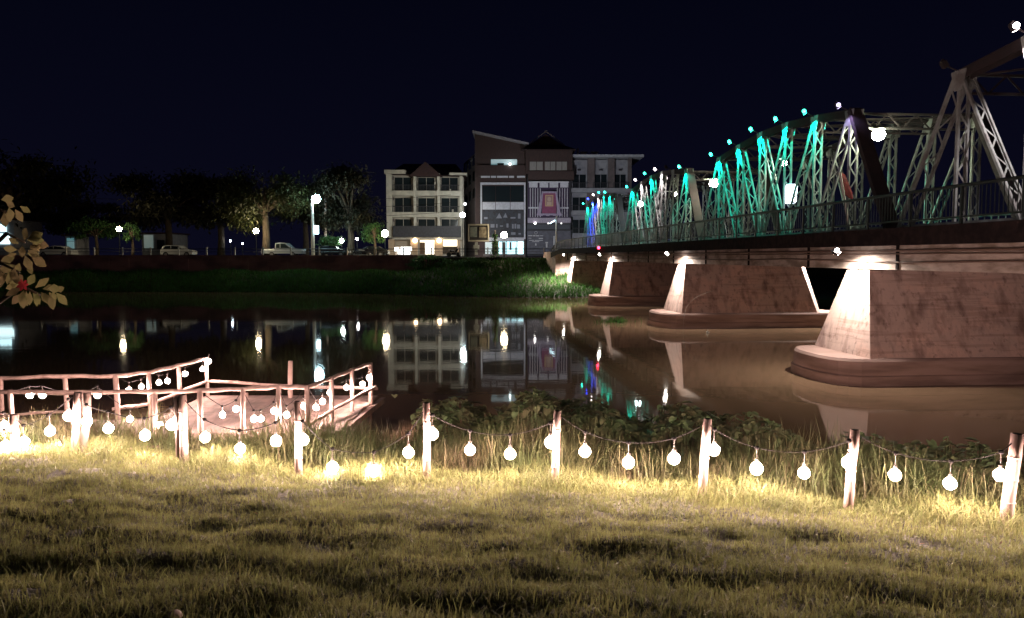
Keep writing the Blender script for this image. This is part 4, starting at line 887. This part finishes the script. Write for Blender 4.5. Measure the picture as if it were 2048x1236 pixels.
# ------------------------------------------------------------------ cars
M['car_w'] = mat('white car paint', (.55,.57,.58), None, rough=.25); M['car_s'] = mat('silver car paint', (.38,.42,.45), None, rough=.25, metal=.3); M['car_k'] = mat('black car paint', (.01,.01,.012), None, rough=.2)
M['tyre'] = mat('tyre rubber', (.015,.015,.015), None, rough=.8); M['rim'] = mat('wheel rim', (.4,.4,.42), None, rough=.3, metal=.8); M['headl'] = mat('headlight glass', (.6,.6,.6), None, rough=.1)
prof = {'hatch': ([(-2,.3),(-2,.75),(-1.9,1.0),(-1.55,1.42),(-.6,1.5),(.35,1.45),(1.0,1.0),(1.85,.85),(2.05,.6),(2.05,.3)], [(-1.6,1.02),(-1.35,1.36),(-.6,1.43),(.3,1.38),(.8,1.02)]),
 'pickup': ([(-2.6,.4),(-2.6,1.0),(-.9,1.0),(-.85,1.75),(-.3,1.82),(.5,1.78),(1.2,1.15),(2.3,1.05),(2.6,.8),(2.6,.4)], [(-.75,1.12),(-.7,1.62),(-.2,1.7),(.45,1.66),(.98,1.14)]),
 'sedan': ([(-2.25,.3),(-2.25,.85),(-1.7,.98),(-1.0,1.38),(0,1.46),(.5,1.36),(1.15,.98),(2.1,.82),(2.3,.55),(2.3,.3)], [(-1.5,1.0),(-.95,1.3),(0,1.38),(.45,1.3),(.95,1.0)])}
def car(kind, lb, px, Y, paint, flip=1):
    t = thing('parked_car', lb, 'car', (fx(px,Y),Y,3.79), 0, 'cars parked along the riverside road'); t.scale = (flip,1,1)
    body, win = prof[kind]; b = MB(); b.prism(body, -.82, .82); o = b.build('body', paint, t); bv = o.modifiers.new('b','BEVEL'); bv.width = .06; bv.segments = 2
    for sg in (-1,1):
        b = MB(); b.prism(win, sg*.825-.01, sg*.825+.012); b.build('side_window', M['glassd'], o)
        bx = MB(); wx = win[2][0]; bx.box((wx-.04,sg*.84-.006,win[0][1]),(wx+.04,sg*.84+.01,win[2][1])); bx.build('pillar', paint, o)
    for xx in (-1.3,1.35):
        for sg in (-1,1):
            wl = MB(); wl.tube([(xx,sg*.62,.32),(xx,sg*.84,.32)], .32, 14); w2 = wl.build('wheel', M['tyre'], t)
            MB().tube([(xx,sg*.80,.32),(xx,sg*.86,.32)], .19, 10).build('rim', M['rim'], w2)
    e = body[-2]
    for sg in (-1,1): MB().sphere((e[0]-.05,sg*.6,e[1]+.08), .13, 8, 6).build('headlight', M['headl'], t)
    return t
car('hatch','white hatchback with lit roof, left of the weeping tree',355,96,M['car_w'])
car('pickup','silver double-cab pickup beside the glowing tree trunk',566,96,M['car_s'])
car('sedan','black saloon under the bright green shrub',662,95,M['car_k'])
car('sedan','dark car parked in front of the hotel corner',742,98,M['car_k'],-1)
car('sedan','pale saloon half hidden at the far left near the kiosk',112,97,M['car_w'],-1)
# motorcycles
for px,lb in ((727,'dark motorcycle beside the barrier board under the hotel lamp'),(907,'dark motorcycle with a pale seat before the hotel shop window')):
    t = thing('motorcycle', lb, 'motorcycle', (fx(px,94.5),94.5,3.79), 0, 'motorcycles at the roadside')
    for xx in (-.6,.6): MB().tube([(xx,-.05,.3),(xx,.05,.3)], .3, 14).build('wheel', M['tyre'], t)
    b = MB(); b.beam((-.5,0,.75),(.2,0,.65),.25,.2,(0,1,0)); b.beam((.2,0,.6),(.5,0,1.0),.2,.25,(0,1,0)); b.beam((-.3,0,.4),(.3,0,.4),.2,.3,(0,1,0)); b.build('body', M['car_k'], t)
    MB().beam((-.65,0,.9),(.1,0,.84),.24,.08,(0,1,0)).build('seat', M['car_s'], t); MB().tube([(.45,-.32,1.12),(.5,0,1.05),(.45,.32,1.12)], .02, 6).build('handlebar', M['rim'], t)
# ------------------------------------------------------------------ near leafy branch at the left
M['poin'] = mat('pale rust leaves', (.31,.255,.125), (.20,.20,.08), 5, .6, trans=.25, island=.25); M['poinr'] = mat('red bracts', (.5,.05,.06), None, rough=.5, trans=.25)
Yp = 4.2; base = Vector((-4.4,4.6,ground(-4.4,4.6))); t = thing('garden_tree', 'leafy branches with rusty leaves and one red bract reaching in from the left', 'tree', base)
ends = [U(22,430,Yp),U(50,485,Yp),U(40,545,Yp),U(80,590,Yp)]
b = MB(); b.tube([(0,0,-.1),(.1,-.1,1.2),(.0,-.2,2.6)], [.07,.06,.035], 8)
tips = []
for e in ends:
    e = e-base; b.tube([(.1,-.1,1.2),(e*.5+Vector((-.15,0,.35))),e+Vector((-.1,0,.05)),e], [.035,.02,.012,.006], 6)
b.build('trunk', M['bark'], t, True)
def bigleaf(L_, c, d, s_, wd=.26):
    d = Vector(d).normalized(); sd = d.cross(Vector((random.uniform(-.25,.25),1,random.uniform(-.2,.2)))).normalized(); up = sd.cross(d); o = len(L_[0])
    pr = [(0,0),(.5,.25),(1,.5),(.7,.75),(0,1),(-.7,.75),(-1,.5),(-.5,.25)]
    L_[0].append(tuple(c+d*.5*s_+up*.04*s_))
    for u,v in pr: L_[0].append(tuple(c+(sd*u*wd+d*v)*s_))
    for i in range(8): L_[1].append((o,o+1+i,o+1+(i+1)%8))
LG = ([],[]); LR = ([],[])
lf = [(12,405,-20),(18,415,-70),(30,418,-60),(40,412,-35),(8,425,-95),(2,400,10),
 (55,480,25),(48,482,60),(62,484,-15),(38,488,150),(60,490,-50),(45,490,-100),(55,500,-30),(35,500,170),(30,515,-160),(50,510,-80),(62,512,-40),(40,525,-120),(30,530,200),(55,525,-60),
 (20,540,-110),(30,545,-70),(10,545,-140),(38,548,-45),(5,550,-100),(28,535,-90),
 (45,575,-150),(48,580,-110),(52,582,-80),(60,582,-100),(66,584,-70),(75,585,-90),(82,584,-60),(90,585,-80),(98,584,-50),(105,583,-65),(85,578,10),(95,577,0),(110,582,20),(112,585,-50),(35,570,200),(70,576,40),(55,572,60),(100,590,-75),(40,588,-130)]
for px,py,an in lf+[(px+random.uniform(-8,8),py+random.uniform(-10,10),an+random.uniform(-50,50)) for px,py,an in lf[6:30:2]]:
    c = U(px,py,Yp+random.uniform(-.12,.12))-base; a = R(an); bigleaf(LG, c, (math.cos(a),random.uniform(-.5,.3),math.sin(a)), random.uniform(.06,.098), random.uniform(.24,.34))
for q in range(7):
    c = U(47,570,Yp-.1)-base; a = R(q*51+random.uniform(-10,10)); bigleaf(LR, c, (math.cos(a),-.3,math.sin(a)), .038)
o = npmesh('leaves', LG[0], LG[1], M['poin'], nv=3); o.parent = t; o = npmesh('red_bract', LR[0], LR[1], M['poinr'], nv=3); o.parent = t
# float on the river
o = MB().sphere((0,0,.03), .09, 10, 7, .8); o.tube([(0,0,.08),(.02,0,.2)], .02, 6); o = o.build('float', mat('white float plastic', (.7,.68,.6)), None, True); o.location = U(1415,663,37.5); o.location.z = 0
tag(o, 'small white float on the water below the second pier', 'float')


# rope hanging in an arc in front of the second pier
a = BW(.2, sup[2]-1.25, 2.0); c = BW(-1.9, sup[2]-2.6, .02); P = [(a.lerp(c, q/10)+Vector((-.5*math.sin(PI*q/10),0,.35*math.sin(PI*q/10)))-a) for q in range(11)]
o = MB().tube(P, .012, 4).build('hanging_rope', mat('pale rope', (.4,.34,.3))); o.location = a
tag(o, 'thin pale rope curving from the second pier down to the water', 'rope')
